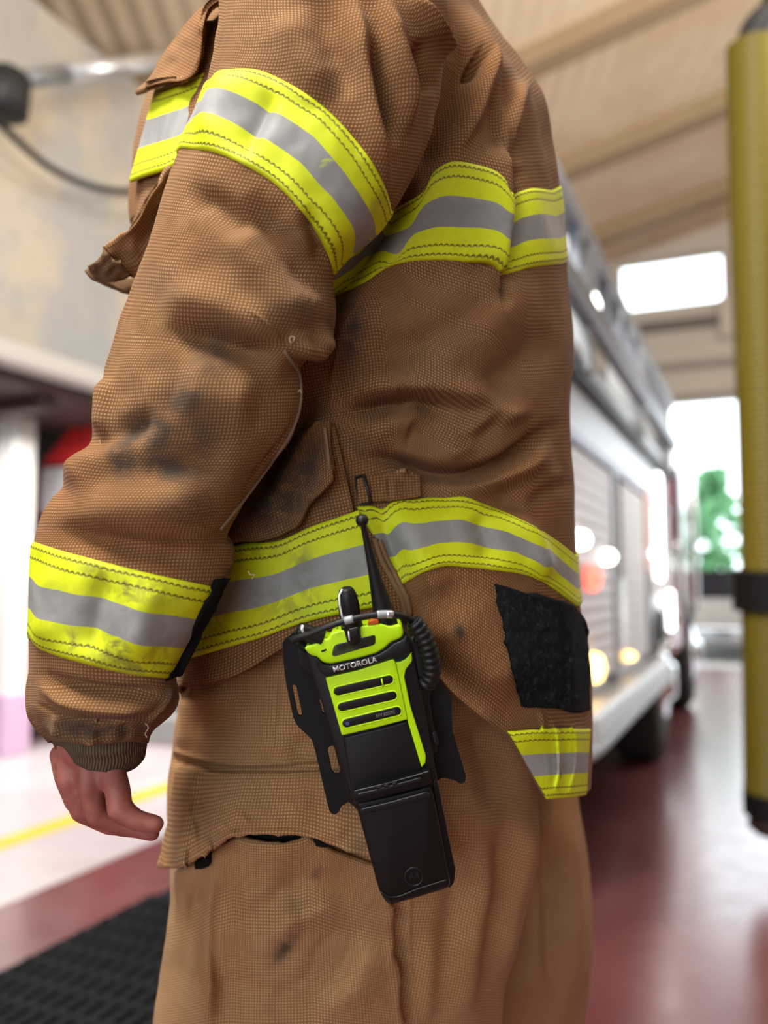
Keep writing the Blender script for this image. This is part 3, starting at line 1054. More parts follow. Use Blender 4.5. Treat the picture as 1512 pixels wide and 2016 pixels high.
sleeve.displace([
    # shoulder folds
    (7, 12, 26, [(690, -20), (706, 40), (724, 150), (745, 280), (768, 400)]),
    (-9, 16, 14, [(726, 70), (745, 150), (764, 230), (778, 300)]),
    (7, 14, 20, [(752, -20), (785, 100), (806, 215), (792, 278)]),
    (-12, 14, 16, [(826, 70), (834, 130), (842, 190)]),
    (8, 10, 10, [(800, -20), (846, 55), (876, 95), (882, 130), (862, 190)]),
    (1.8, 4, 4, [(798, -10), (846, 58), (876, 95)]),
    (5, 40, 40, [(560, 20), (600, 120), (660, 200)]),
    (-4, 30, 30, [(620, -20), (650, 90), (700, 200)]),
    # upper arm band follows these
    (5, 30, 22, [(470, 130), (430, 220), (400, 300)]),
    (-5, 20, 26, [(540, 170), (500, 260), (470, 320)]),
    # below it
    (-8, 34, 26, [(480, 375), (520, 440), (570, 500), (640, 590)]),
    (7, 40, 36, [(430, 420), (490, 510), (570, 610), (640, 650)]),
    (-7, 12, 20, [(598, 400), (632, 470), (654, 540)]),
    (-7, 26, 26, [(360, 380), (420, 400), (500, 470)]),
    (6, 40, 34, [(300, 600), (380, 590), (460, 620), (560, 690)]),
    (-11, 20, 40, [(320, 655), (400, 660), (480, 684), (560, 706)]),
    (8, 20, 14, [(560, 660), (610, 690), (650, 640)]),
    (-9, 14, 12, [(585, 722), (625, 716), (656, 680)]),
    (1.6, 4, 4, [(478, 604), (520, 640), (565, 684)]),
    # elbow
    (5, 10, 16, [(214, 735), (204, 800), (200, 865)]),
    (-6, 22, 26, [(165, 893), (210, 880), (260, 845), (310, 800)]),
    (9, 26, 30, [(120, 965), (200, 900), (280, 860)]),
    (6, 60, 60, [(340, 760), (420, 780), (520, 800)]),
    (-5, 40, 40, [(250, 930), (360, 920), (460, 900)]),
    (5, 50, 50, [(140, 1000), (260, 1000), (420, 990)]),
    (-8, 22, 34, [(75, 1048), (180, 1055), (300, 1080), (440, 1098)]),
    (5, 14, 20, [(440, 1060), (452, 1100), (448, 1130)]),
    # forearm seam
    (-3, 4, 4, [(596, 790), (560, 860), (500, 940), (462, 1020)]),
    (4, 20, 20, [(100, 1090), (96, 1180), (90, 1290)]), (-4, 26, 26, [(210, 1110), (190, 1200), (180, 1310)]), (4, 30, 30, [(300, 1130), (280, 1220), (260, 1320)]),
    # cuff
    (-7, 12, 14, [(60, 1318), (110, 1342), (200, 1362), (340, 1366)]),
    (5, 10, 14, [(60, 1345), (130, 1378), (230, 1395), (330, 1385)]),
    (-2.5, 4, 4, [(52, 1378), (110, 1406), (190, 1420), (285, 1416)]),
    (3.5, 12, 12, [(70, 1420), (150, 1450), (280, 1448)]),
    (3, 5, 5, [(344, 1340), (330, 1380), (300, 1415), (288, 1440)]),
    (4, 12, 12, [(180, 1425), (190, 1460)]), (-3, 12, 12, [(240, 1425), (250, 1460)]), (3, 10, 10, [(110, 1400), (118, 1450)]),
], noise=[(2.4, 16, 11), (1.1, 42, 12), (.5, 90, 13)], back_noise=[(8, 10, 18)])
sleeve.mesh('sleeve', M_CLOTH, JACKET, blobs=SOOT_S)
band('reflective_trim', sleeve, [(444, 138), (500, 137), (560, 160), (630, 205), (690, 265), (740, 332), (764, 388), (770, 414)],
     [(362, 292), (420, 300), (480, 325), (540, 362), (590, 412), (628, 466), (648, 508), (657, 541)], M_TRIM, JACKET, n=160, blobs=[(740, 405, 14, 26, 20, .5)])
band('reflective_trim', sleeve, [(68, 1067), (120, 1084), (179, 1100), (299, 1130), (360, 1143), (424, 1156)], [(60, 1256), (72, 1272), (100, 1286), (166, 1306), (249, 1326), (331, 1336)], M_TRIM, JACKET, n=140,
     blobs=[(248, 1170, 34, 40, 20, 1.0), (180, 1130, 30, 30, 0, .7), (140, 1260, 16, 26, 0, .9), (225, 1280, 36, 40, 10, 1.0), (300, 1170, 60, 26, 0, .6), (330, 1260, 60, 50, 0, .5), (260, 1310, 60, 20, 0, .8), (120, 1190, 60, 40, 0, .35)])
patch('cuff_tab', sleeve, [(428, 1147), (440, 1143), (453, 1140)], [(331, 1343), (343, 1338), (357, 1332)], M_BLACK, JACKET, n=14, m=50, off=.004, th=.004)['label'] = 'black wrist tab'
# worn seam down the back of the sleeve and the little facing above the tab
pts = []
for p in resample([(560, 690), (586, 735), (590, 790), (572, 850), (540, 900), (500, 955), (462, 1005), (432, 1042)], 60):
    g, nn = sleeve.ev(*[np.array(q) for q in sleeve.find(*p)]); pts.append(g + nn * .0006)
tube_obj('sleeve_seam', pts, .0012, M_THREAD2, JACKET, 8, False, True)
sheet('sleeve_facing', [(426, 1044), (438, 1080), (441, 1110), (438, 1142)], [(438, 1040), (462, 1072), (464, 1100), (452, 1138)], [.588, .590, .592, .594], [.606, .608, .608, .606], M_EDGE, JACKET, n=24, m=12, th=.003, noise=(2, 14, 3))
# rolled hem edge of the sleeve and the knit wristlet
wrist = Tube([(98, 1425, 294, 1425, .604, .034), (101, 1455, 290, 1448, .604, .033), (108, 1474, 288, 1475, .604, .0315), (118, 1492, 281, 1498, .604, .030), (132, 1503, 262, 1515, .604, .029), (150, 1512, 240, 1524, .604, .0275)], 90, 260, 60, 2.0)
wrist.displace([(2, 10, 10, [(120, 1470), (200, 1482), (280, 1462)])], noise=[(1.0, 40, 2)])
wrist.mesh('wristlet', M_KNIT, JACKET, cap_top=False)

for tr in ([(574, 676), (570, 668), (574, 662), (580, 664), (577, 672)], [(488, 1124), (494, 1132), (500, 1131), (496, 1140)], [(586, 772), (590, 768), (594, 774)], [(196, 866), (198, 872), (197, 880)], [(286, 1424), (292, 1432), (286, 1446), (290, 1452)]):
    z_ = float(sleeve.ev(*[np.array(q) for q in sleeve.find(*tr[0])])[0][2]) - .003
    tube_obj('loose_thread', [at(x, y, z_) for x, y in resample(tr, 14)], .00035, M_THREAD, JACKET, 6, False, True)

# far sleeve, behind the body
far = Tube([(700, -140, 900, -120, .90, .05), (720, -40, 930, -20, .93, .07), (740, 200, 930, 220, .97, .07), (730, 500, 910, 520, .98, .065), (690, 860, 850, 870, .98, .06), (630, 1150, 760, 1160, .98, .05)], 120, 80, 60)
far.displace([], noise=[(5, 10, 3)])
far.mesh('sleeve', M_CLOTH, JACKET)
# stand-up collar
col = Tube([(628, -330, 838, -310, .80, .085), (632, -270, 846, -255, .80, .086), (622, -190, 862, -185, .80, .098)], 40, 80, 60, 2.0)
col.displace([], noise=[(3, 14, 4)])
col.mesh('collar', M_CLOTH, JACKET, cap_top=False)

# ================================================================== chest pocket on the front
sheet('chest_pocket', [(404, 40), (400, 110), (396, 150), (370, 240), (341, 330), (330, 420), (300, 560)], [(470, 40), (455, 110), (430, 165), (400, 240), (380, 320), (360, 420), (330, 560)],
      [.688, .688, .686, .68, .678, .69, .69], .74, M_CLOTH, JACKET, n=60, m=20, noise=(2, 30, 1))
sheet('chest_pocket', [(306, 120), (290, 230), (268, 300), (253, 357), (250, 400), (254, 440)], [(400, 120), (385, 200), (360, 270), (340, 328), (318, 356), (292, 400)],
      [.74, .736, .733, .735, .738, .74], [.688, .688, .685, .682, .69, .70], M_CLOTH, JACKET, n=60, m=30, bulge=.004, noise=(2.5, 30, 6))
sheet('reflective_trim', [(303, 173), (325, 168), (356, 158), (380, 150), (400, 141)], [(252, 357), (275, 347), (300, 339), (322, 332), (343, 322)], [.722, .700, .684, .676, .672], [.718, .697, .680, .670, .664], M_TRIM, JACKET,
      n=44, m=30, th=.003, uvs='trim', blobs=[(350, 168, 30, 8, 0, .6)])
sheet('reflective_trim', [(397, 177), (410, 173), (430, 168)], [(343, 322), (352, 308), (364, 290)], [.676, .683, .690], [.670, .680, .690], M_TRIM, JACKET, n=20, m=30, th=.002, uvs='trim')
sheet('pocket_flap', [(445, -14), (425, -6), (384, 24), (342, 74), (314, 112), (292, 152), (263, 180)], [(455, -10), (412, 18), (402, 50), (400, 84), (398, 112), (388, 143), (300, 168)],
      [.70, .70, .705, .71, .715, .72, .725], [.675, .668, .664, .663, .663, .668, .70], M_CLOTH, JACKET, n=60, m=30, th=.004, bulge=.012, noise=(3, 26, 12),
      strokes=[(1.6, 3, 3, [(396, 70), (392, 110), (378, 138)]), (-4, 14, 14, [(330, 150), (352, 110), (370, 70)])])
sheet('pocket_flap', [(426, 4), (432, 40), (424, 62), (428, 74)], [(446, -10), (462, 22), (473, 52), (489, 30)], [.690, .70, .705, .70], [.668, .664, .655, .650], M_EDGE, JACKET, n=40, m=20, th=.004, noise=(4, 16, 3))
sheet('pocket_flap', [(470, 52), (478, 48), (486, 44)], [(474, 56), (484, 36), (492, 28)], [.652, .650, .648], [.652, .648, .646], M_EDGE, JACKET, n=12, m=6, th=.003)
# storm flap hanging below it, with its folded corner
sheet('storm_flap', [(340, 331), (318, 354), (296, 380), (272, 426), (238, 464), (204, 486)], [(372, 340), (352, 400), (332, 450), (310, 510), (284, 548), (256, 548)],
      [.668, .666, .664, .664, .664, .664], [.69, .685, .68, .68, .682, .685], M_CLOTH, JACKET, n=50, m=26, th=.0045, noise=(3, 30, 8),
      strokes=[(3, 5, 5, [(338, 338), (296, 390), (270, 440), (235, 474)]), (-7, 18, 18, [(330, 400), (300, 450), (260, 500)]), (2, 4, 4, [(204, 490), (230, 530), (258, 548)])])
sheet('storm_flap', [(203, 488), (196, 500), (186, 512), (170, 524)], [(262, 545), (240, 556), (215, 559), (176, 538)], [.664, .668, .674, .680], [.682, .684, .688, .690], M_EDGE, JACKET, n=30, m=16, th=.005, bulge=.006, noise=(3, 14, 2))
sheet('storm_flap', [(172, 528), (176, 538), (192, 548), (214, 560), (258, 581)], [(200, 516), (225, 535), (250, 545), (275, 550), (300, 560)], [.692, .692, .694, .697, .70], .704, M_EDGE, JACKET, n=30, m=14, th=.004, noise=(2, 20, 5))

# ================================================================== trousers
near = Tube([
    (440, 1120, 1060, 1120, .79, .130), (385, 1260, 1085, 1260, .79, .145), (366, 1350, 1085, 1350, .79, .150), (360, 1420, 1082, 1420, .79, .150), (352, 1490, 1078, 1490, .79, .150),
    (345, 1530, 1072, 1530, .79, .150), (342, 1600, 1060, 1600, .79, .150), (341, 1700, 1048, 1700, .79, .150), (337, 1800, 1022, 1800, .79, .148), (322, 1900, 1002, 1900, .79, .146),
    (300, 2016, 984, 2016, .79, .144), (300, 2200, 960, 2200, .79, .140), (320, 2500, 930, 2500, .79, .130), (360, 2900, 900, 2900, .79, .115), (390, 3180, 890, 3180, .79, .105)], 900, 420, 110, 2.3)
near.displace([
    (2.2, 6, 6, [(340, 1478), (400, 1496), (470, 1504), (560, 1502), (640, 1494)], 1),
    (-3, 10, 10, [(345, 1496), (420, 1512), (560, 1514), (640, 1506)], 1),
    (1.6, 4, 4, [(549, 1270), (546, 1380), (538, 1498)]), (1.2, 5, 5, [(531, 1290), (528, 1400), (520, 1500)]), (-2, 4, 3, [(552, 1290), (549, 1400), (541, 1498)]),
    (5, 30, 30, [(380, 1360), (440, 1380), (480, 1440)]), (-4, 30, 30, [(480, 1330), (450, 1400), (400, 1470)]), (-4, 26, 26, [(640, 1440), (600, 1470), (560, 1495)]), (4, 16, 16, [(372, 1350), (366, 1420), (360, 1490)]),
    # right of the radio: long falls towards the seat
    (-10, 60, 40, [(950, 1380), (960, 1480), (985, 1560), (980, 1640)]),
    (8, 20, 20, [(1045, 1560), (1030, 1680), (998, 1830), (975, 1960)]),
    (-6, 26, 26, [(1010, 1560), (995, 1700), (965, 1850), (940, 2016)]),
    (7, 30, 36, [(930, 1600), (950, 1740), (930, 1880), (900, 2030)]),
    (-5, 30, 30, [(890, 1640), (900, 1780), (880, 1900)]),
    (4, 20, 20, [(850, 1820), (840, 1930), (835, 2030)]),
    (1.6, 4, 4, [(757, 1600), (762, 1750), (766, 1850), (782, 1950), (800, 2040)], 1), (1.6, 4, 4, [(808, 1760), (806, 1850), (812, 1950), (826, 2040)], 1), (-2, 12, 12, [(784, 1770), (786, 1850), (798, 1950), (812, 2040)], 1),
], noise=[(2.2, 13, 21), (1.0, 36, 22), (.5, 80, 23)], back_noise=[(8, 8, 28)])
farleg = Tube([
    (800, 1250, 1090, 1250, .95, .11), (800, 1400, 1112, 1400, .95, .12), (800, 1500, 1122, 1500, .95, .125), (802, 1570, 1133, 1570, .95, .125), (806, 1650, 1148, 1650, .95, .125), (808, 1750, 1161, 1750, .95, .125),
    (806, 1860, 1165, 1860, .95, .125), (800, 1940, 1160, 1940, .95, .125), (796, 2016, 1148, 2016, .95, .12), (796, 2300, 1120, 2300, .95, .115), (810, 2820, 1080, 2820, .95, .10)], 420, 220, 70, 2.2)
farleg.displace([(9, 24, 30, [(1095, 1560), (1110, 1680), (1120, 1800), (1118, 1960)]), (-8, 26, 26, [(1060, 1600), (1078, 1720), (1085, 1850), (1088, 2000)]), (6, 26, 26, [(1030, 1650), (1044, 1800), (1045, 1990)]),
                 (7, 10, 16, [(1085, 1540), (1070, 1600), (1060, 1660)])], noise=[(3, 9, 31), (1, 30, 32)], back_noise=[(7, 8, 38)])
DIRT_T = [(560, 1868, 13, 34, 38, .75), (622, 1720, 8, 14, 20, .6), (880, 1560, 30, 40, 0, .15)]
TROUS = near.mesh('trousers', M_TROUSER, PERSON, blobs=DIRT_T)
TROUS['label'] = 'tan turnout trousers'
farleg.mesh('trouser_leg', M_TROUSER, TROUS)
# cargo pocket
patch('cargo_pocket', near, [(338, 1716), (370, 1706), (400, 1690), (432, 1664), (464, 1651), (490, 1659), (540, 1662), (588, 1657), (606, 1650), (660, 1678), (720, 1700), (757, 1712)],
      [(280, 2180), (300, 2180), (340, 2180), (380, 2180), (420, 2180), (470, 2180), (520, 2180), (570, 2180), (620, 2180), (680, 2180), (750, 2180), (812, 2180)], M_TROUSER, TROUS, n=90, m=110,
      off=lambda a, b: .006 + .010 * np.exp(-(a / .12) ** 2) * np.exp(-((b - .5) / .3) ** 2) + 0 * a, th=.006, smooth=False, noise=(2.6, 60, 3), blobs=DIRT_T,
      strokes=[(11.2, 16, 22, [(440, 1680), (412, 1760), (404, 1850), (410, 1960), (400, 2060)]), (-11.2, 24, 16, [(396, 1720), (380, 1820), (378, 1920)]),
               (-14.4, 40, 40, [(640, 1810), (668, 1850), (650, 1910), (590, 1980), (540, 2040)]), (12.8, 50, 50, [(740, 1830), (700, 1930), (600, 2010)]), (9.6, 50, 50, [(480, 1740), (540, 1790), (600, 1790)]),
               (-8, 30, 30, [(620, 1690), (560, 1760), (500, 1800), (450, 1830)]), (8, 24, 24, [(690, 1760), (560, 1830), (480, 1900)]), (-6.4, 30, 30, [(470, 1900), (450, 1980), (470, 2060)]),
               (2, 4, 4, [(352, 1720), (346, 1800), (330, 1920), (312, 2040)])])
patch('pocket_gap_shade', near, [(440, 1636), (500, 1634), (560, 1634), (612, 1634)], [(446, 1690), (500, 1690), (560, 1690), (612, 1690)], M_BLACK, TROUS, n=24, m=12, off=.004, th=.003)['label'] = 'black patch for shade in the pocket gap'  # black sheets paint the shade between flap and pocket
patch('pocket_gap_shade', near, [(380, 1690), (395, 1684), (412, 1668)], [(384, 1712), (397, 1712), (414, 1700)], M_BLACK, TROUS, n=10, m=8, off=.0145, th=.003)
patch('pocket_gap_shade', near, [(618, 1648), (640, 1656), (656, 1664)], [(618, 1668), (636, 1670), (652, 1668)], M_BLACK, TROUS, n=10, m=8, off=.0145, th=.003)
patch('pocket_flap', near, [(342, 1512), (400, 1517), (455, 1520), (550, 1521), (620, 1517), (670, 1516), (730, 1520)],
      [(313, 1700), (322, 1709), (342, 1710), (364, 1703), (388, 1687), (430, 1660), (456, 1645), (503, 1643), (560, 1643), (594, 1644), (645, 1662), (690, 1678), (735, 1688)], M_TROUSER, TROUS,
      n=110, m=60, off=lambda a, b: .008 + .020 * a, th=.0045, smooth=False, noise=(1.8, 60, 5), rip=.8,
      strokes=[(-2.5, 30, 30, [(625, 1530), (628, 1600), (632, 1650)]), (4, 40, 40, [(430, 1560), (450, 1600), (420, 1650)]), (-4, 30, 30, [(370, 1560), (390, 1640)]), (-1.5, 3, 3, [(400, 1668), (456, 1633), (510, 1630), (590, 1631), (650, 1650)]),
               (3, 14, 14, [(335, 1660), (345, 1690), (330, 1702)])])

# boots
M_BOOT = plain('black_boot_rubber', (.012, .012, .012), .45)
M_SOLE = plain('boot_sole', (.03, .028, .022), .8)
for (px, d, hh) in ((700, .78, 3180), (930, .95, 2820)):
    g = Vector(c2w(at(px, hh, d))); g.z = 0
    bm = bmesh.new()
    f = Vector((-.87, .49, 0))
    pts = [g + Vector((0, 0, .26)), g + Vector((0, 0, .16)), g + Vector((0, 0, .09)), g + f * .06 + Vector((0, 0, .065)), g + f * .13 + Vector((0, 0, .052)), g + f * .185 + Vector((0, 0, .045))]
    tube_mesh(bm, [p - BASE for p in pts], [.062, .056, .058, .052, .046, .028], 20)
    b = bm_obj('boot', bm, M_BOOT, PERSON)
    bm = bmesh.new()
    side = Vector((.49, .87, 0))
    ol = [(-.06, -.035), (-.07, 0), (-.06, .035), (0, .04), (.08, .05), (.16, .045), (.21, .015), (.21, -.015), (.16, -.045), (.08, -.05), (0, -.04)]
    lo = [bm.verts.new(g - BASE + f * a + side * c) for a, c in ol]; hi = [bm.verts.new(g - BASE + f * a + side * c + Vector((0, 0, .028))) for a, c in ol]
    bm.faces.new(hi); bm.faces.new(lo[::-1])
    for i in range(len(ol)):
        bm.faces.new((lo[i], lo[(i + 1) % len(ol)], hi[(i + 1) % len(ol)], hi[i]))
    bm_obj('sole', bm, M_SOLE, b)
# ================================================================== hand-held radio in its hip carrier
M_LIME = plain('lime_plastic', (.48, .80, .004), .38, bumps=(500, .05, .0003), spec=.4)
M_RUB = plain('black_rubber', (.0045, .0045, .005), .45, bumps=(700, .15, .0003), spec=.32)
M_GLOSS = plain('black_plastic', (.004, .004, .0045), .30, spec=.45)
M_CASE = plain('black_leather_case', (.0032, .0026, .0028), .42, bumps=(160, .12, .0005), spec=.28)
M_PLATE = plain('black_nylon_plate', (.0035, .0035, .004), .62, bumps=(500, .3, .0003), spec=.25)
M_WHITE = plain('white_paint_mark', (.75, .75, .72), .5)
M_INK = plain('silver_ink', (.62, .62, .62), .4, .3)
M_INK2 = plain('dull_ink', (.16, .16, .15), .5)
M_ORANGE = plain('orange_plastic', (.55, .09, .008), .4)
M_CLEAR = NB('clear_sleeve').inp('Base Color', (.62, .64, .66)).inp('Roughness', .12).inp('Transmission Weight', .55).m
_k = NB('grey_green_display')
_n = _k.noise(30, 2)
_k.inp('Base Color', _k.mix(_k.step(_n, .45, .55), (.012, .018, .010), (.045, .062, .034))).inp('Roughness', .16)
M_LCD = _k.m

def RD(x, y): return .577 + (y - 1400) * .00004 + (x - 720) * .000030
RB = Vector(c2w(at(720, 1500, .60)))
RADIO = empty('portable_radio', RB)
tag(RADIO, 'lime and black portable radio with stub antenna, standing in the hip carrier', 'radio')
HOL = empty('radio_carrier', RB)
tag(HOL, 'black slotted carrier plate and case strapped at the hip, holding the lime radio', 'radio carrier')

def cam_of(px, py, h): return at(px, py, RD(px, py) - h)

# body core (dark) and shells
prism('housing', round_corners([(600, 1278), (634, 1262), (795, 1236), (812, 1262), (866, 1560), (700, 1596)], 10), RD, .002, .030, 5, M_RUB, RADIO)
TOPP = round_corners([(599, 1277), (604, 1270), (618, 1268), (628, 1258), (634, 1253), (642, 1258), (648, 1255), (651, 1246), (676, 1240), (690, 1236), (746, 1227), (768, 1232), (788, 1229), (793, 1238), (795, 1248), (789, 1257), (771, 1263), (757, 1276), (741, 1286), (700, 1297), (651, 1307), (634, 1303), (624, 1292), (612, 1290)], 6)
prism('control_top', TOPP, RD, .0060, .024, 5, M_LIME, RADIO)
# display set in the top
DISP = round_corners([(654, 1284), (657, 1273), (662, 1268.5), (735, 1250), (739, 1252), (739, 1266), (735, 1270), (660, 1292), (654, 1291)], 3)
prism('display', DISP, RD, .0066, .002, .8, M_LCD, RADIO)['label'] = 'dark green display'
# bumper band
BAND = round_corners([(619, 1294), (626, 1297), (636, 1308), (651, 1311), (700, 1301), (742, 1290), (760, 1279), (774, 1267), (791, 1260), (800, 1250), (806, 1262), (811, 1283), (800, 1289), (774, 1294), (706, 1318), (642, 1333), (630, 1322)], 5)
bumper = prism('bumper', BAND, RD, .0072, .026, 4, M_RUB, RADIO)
# lime speaker face with its sound slots
FACE = round_corners([(641, 1334), (706, 1319), (774.5, 1297), (779, 1304), (802.5, 1416), (738, 1433), (673, 1448)], 3)
face = prism('speaker_face', FACE, RD, .0058, .020, 2.5, M_LIME, RADIO)
SIDE = round_corners([(778.5, 1303), (788, 1303), (800, 1297), (810.5, 1283), (811.5, 1301), (799, 1318), (796, 1332), (808, 1390), (838.6, 1488), (837.5, 1502), (830, 1511), (802, 1418)], 3)
prism('side_rail', SIDE, RD, .0046, .018, 2, M_LIME, RADIO)['label'] = 'lime side rail'
for a, b in (((665.5, 1361), (766, 1338)), ((673.5, 1392), (773, 1369.5)), ((682.5, 1424), (781.5, 1400))):
    s = prism('speaker_slot', capsule_outline(a, b, 8.2), RD, .0061, .002, 1.2, M_GLOSS, RADIO)
    o = capsule_outline(a, b, 9.6)
    tube_obj('slot_rim', [cam_of(x, y, .0056) for x, y in o], .00055, M_LIME, RADIO, 8, True, True)
tube_obj('slot_tick', [cam_of(751, 1336, .0066), cam_of(754.5, 1352, .0066)], .0005, M_LIME, RADIO, 8, False, True)
# black lower face, slightly dished
LOW = round_corners([(675, 1451), (738, 1436), (802, 1419), (829, 1511), (829, 1520), (762, 1540), (696, 1558), (688, 1530)], 4)
low = prism('lower_face', LOW, RD, .0045, .02, 5, M_RUB, RADIO)

def text_mesh(name, txt, a, b, hgt, h, mat, parent, bold=0.0, th=.0003):
    cu = bpy.data.curves.new('tmp', 'FONT'); cu.body = txt; cu.size = 1.0; cu.offset = bold; cu.extrude = .0
    ob = bpy.data.objects.new('tmp', cu); COL.objects.link(ob)
    bpy.context.view_layer.update()
    me = bpy.data.meshes.new_from_object(ob.evaluated_get(bpy.context.evaluated_depsgraph_get()))
    bpy.data.objects.remove(ob); bpy.data.curves.remove(cu)
    n = len(me.vertices)
    co = np.empty(n * 3); me.vertices.foreach_get('co', co); co = co.reshape(-1, 3)
    x0, x1, y0, y1 = co[:, 0].min(), co[:, 0].max(), co[:, 1].min(), co[:, 1].max()
    u = (co[:, 0] - x0) / (x1 - x0); v = (co[:, 1] - y0) / (y1 - y0)
    a, b = np.array(a, float), np.array(b, float)
    d = (b - a) / np.linalg.norm(b - a); up = np.array([d[1], -d[0]])
    q = a + u[:, None] * (b - a) + v[:, None] * up * hgt
    P = np.array([cam_of(x, y, h) for x, y in q])
    W = c2w(P)
    inv = np.array(WORLD_OF(parent).inverted()); W = W @ inv[:3, :3].T + inv[:3, 3]
    me.vertices.foreach_set('co', W.astype(np.float32).ravel()); me.update()
    me.name = name
    me.materials.clear()
    o = link(name, me, mat, parent)
    sm = o.modifiers.new('thickness', 'SOLIDIFY'); sm.thickness = th
    return o

text_mesh('printed_name', 'MOTOROLA', (657.5, 1323.5), (743.5, 1303), 10.5, .0077, M_INK, RADIO, .010)['label'] = 'silver lettering'
text_mesh('printed_model', 'APX 6000XE', (741, 1414), (778, 1405), 7.0, .0064, M_INK2, RADIO, .004)['label'] = 'grey lettering'
prism('blue_dot', capsule_outline((684, 1425), (684.5, 1425), 3.6), RD, .0064, .001, .5, plain('blue_dot_paint', (.03, .07, .18), .4), RADIO)

# antenna
def camline(px, py, h): return Vector(c2w(cam_of(px, py, h))) - RB
a0 = camline(764, 1246, -.004); a1 = camline(712, 1021, .006)
ax = a1 - a0; L = ax.length; S = RD(740, 1150) / F
bm = bmesh.new()
prof = [(0, 23 * S), (.02 * L, 23.5 * S), (.16 * L, 23 * S), (.24 * L, 19.5 * S), (.40 * L, 15 * S), (.58 * L, 10.5 * S), (.76 * L, 7.6 * S), (.90 * L, 5.6 * S), (.935 * L, 5.8 * S)]
for q in np.linspace(-.86, 1, 9): prof.append((L * .985 + 12.5 * S * q, 12.5 * S * math.sqrt(max(1 - q * q, 0)) + 1e-5))
lathe(bm, prof, a0, ax, 32)
bm_obj('antenna', bm, M_RUB, RADIO)['label'] = 'black tapered stub antenna with ball tip'
# tall channel knob, its lower collar, and the volume knob on the left
def knob(name, p0, p1, r0, r1, h0, h1, dome=.5):
    k0, k1 = camline(*p0, h0), camline(*p1, h1)
    bm = bmesh.new(); ax = k1 - k0; L = ax.length
    pr = [(0, r0 * S * .96), (.03 * L, r0 * S)]
    for q in np.linspace(0, 1, 5): pr.append((L * (.05 + .55 * q), (r0 + (r1 - r0) * q) * S))
    for q in np.linspace(0, 1, 9)[1:]: pr.append((L * .60 + L * .40 * math.sin(q * PI / 2), r1 * S * max(math.cos(q * PI / 2), .02) ** dome))
    lathe(bm, pr, k0, ax, 32)
    return bm_obj(name, bm, M_RUB, RADIO)
kn = knob('channel_knob', (697, 1262), (681, 1156), 22, 21, .000, .004)
prism('knob_stem', round_corners([(685, 1238), (706, 1233), (711, 1254), (700, 1262), (688, 1262)], 4), RD, .010, .008, 3, M_GLOSS, RADIO)
tube_obj('white_mark', [cam_of(673.5, 1160, .0108), cam_of(667.5, 1172, .0122), cam_of(668.5, 1190, .0126), cam_of(673, 1212, .0122), cam_of(676, 1222, .012)], .00065, M_WHITE, kn, 8, False, True)['label'] = 'white line'
tube_obj('white_mark', [cam_of(686, 1243, .0112), cam_of(688, 1261, .0112)], .0005, M_WHITE, kn, 8, False, True)
kv = knob('volume_knob', (634, 1258), (584, 1238), 19, 17, .000, .001, .3)
tube_obj('white_mark', [cam_of(596, 1231, .0085), cam_of(594.5, 1238, .0098), cam_of(597.5, 1246, .0095)], .0009, M_WHITE, kv, 8, False, True)
prism('emergency_button', round_corners([(723, 1230), (727, 1222), (744, 1219), (747, 1226), (740, 1230)], 3), RD, .006, .006, 1.5, M_ORANGE, RADIO)['label'] = 'orange button'
text_mesh('dial_marks', '1 2 O O', (652, 1241), (700, 1230), 7, .0068, M_INK2, RADIO, 0.0)
prism('top_groove', capsule_outline((634, 1282), (641, 1279.5), 2.0), RD, .0063, .001, .3, M_GLOSS, RADIO)

# ---- carrier: slotted belt plate, side wing, ribbed collar, lower case, retaining cord
def holed(name, outer, holes, dfun, hf, hb, mat, parent):
    """flat plate with real through-slots, filled between its outlines"""
    bm = bmesh.new()
    loops = []
    for ol in [outer] + holes:
        vs = [bm.verts.new((x, y, 0)) for x, y in ol]
        es = [bm.edges.new((vs[i], vs[(i + 1) % len(vs)])) for i in range(len(vs))]
        loops.append(vs)
    bmesh.ops.triangle_fill(bm, use_beauty=True, use_dissolve=False, edges=bm.edges[:])
    faces = bm.faces[:]
    r = bmesh.ops.extrude_face_region(bm, geom=faces)
    top = {v for v in r['geom'] if isinstance(v, bmesh.types.BMVert)}
    inv = WORLD_OF(parent).inverted()
    for v in bm.verts:
        x, y = v.co.x, v.co.y
        d = dfun(x, y)
        p = at(x, y, d - hf)
        if v not in top: p[2] += hf + hb
        v.co = inv @ Vector(c2w(p))
    return bm_obj(name, bm, mat, parent)

def HDp(x, y): return RD(x, y) + .022
PLO = round_corners([(556, 1262), (585, 1240), (640, 1250), (700, 1260), (800, 1270), (846, 1300), (858, 1330), (889, 1373), (890, 1436), (918, 1530), (915, 1541), (905, 1543), (896, 1536), (868, 1531), (840, 1560), (760, 1590), (700, 1578),
                     (690, 1577), (671, 1587), (667, 1600), (658, 1604), (650, 1600), (645, 1584), (621, 1480), (613, 1454), (585, 1429), (577, 1412), (562, 1339), (558, 1304)], 7)
HO = [capsule_outline((579, 1353), (590, 1405), 4.5), capsule_outline((633, 1380), (638, 1400), 4.5), capsule_outline((655, 1478), (662, 1514), 10)]
holed('belt_plate', PLO, HO, HDp, .0, .0035, M_PLATE, HOL)['label'] = 'black slotted plate'
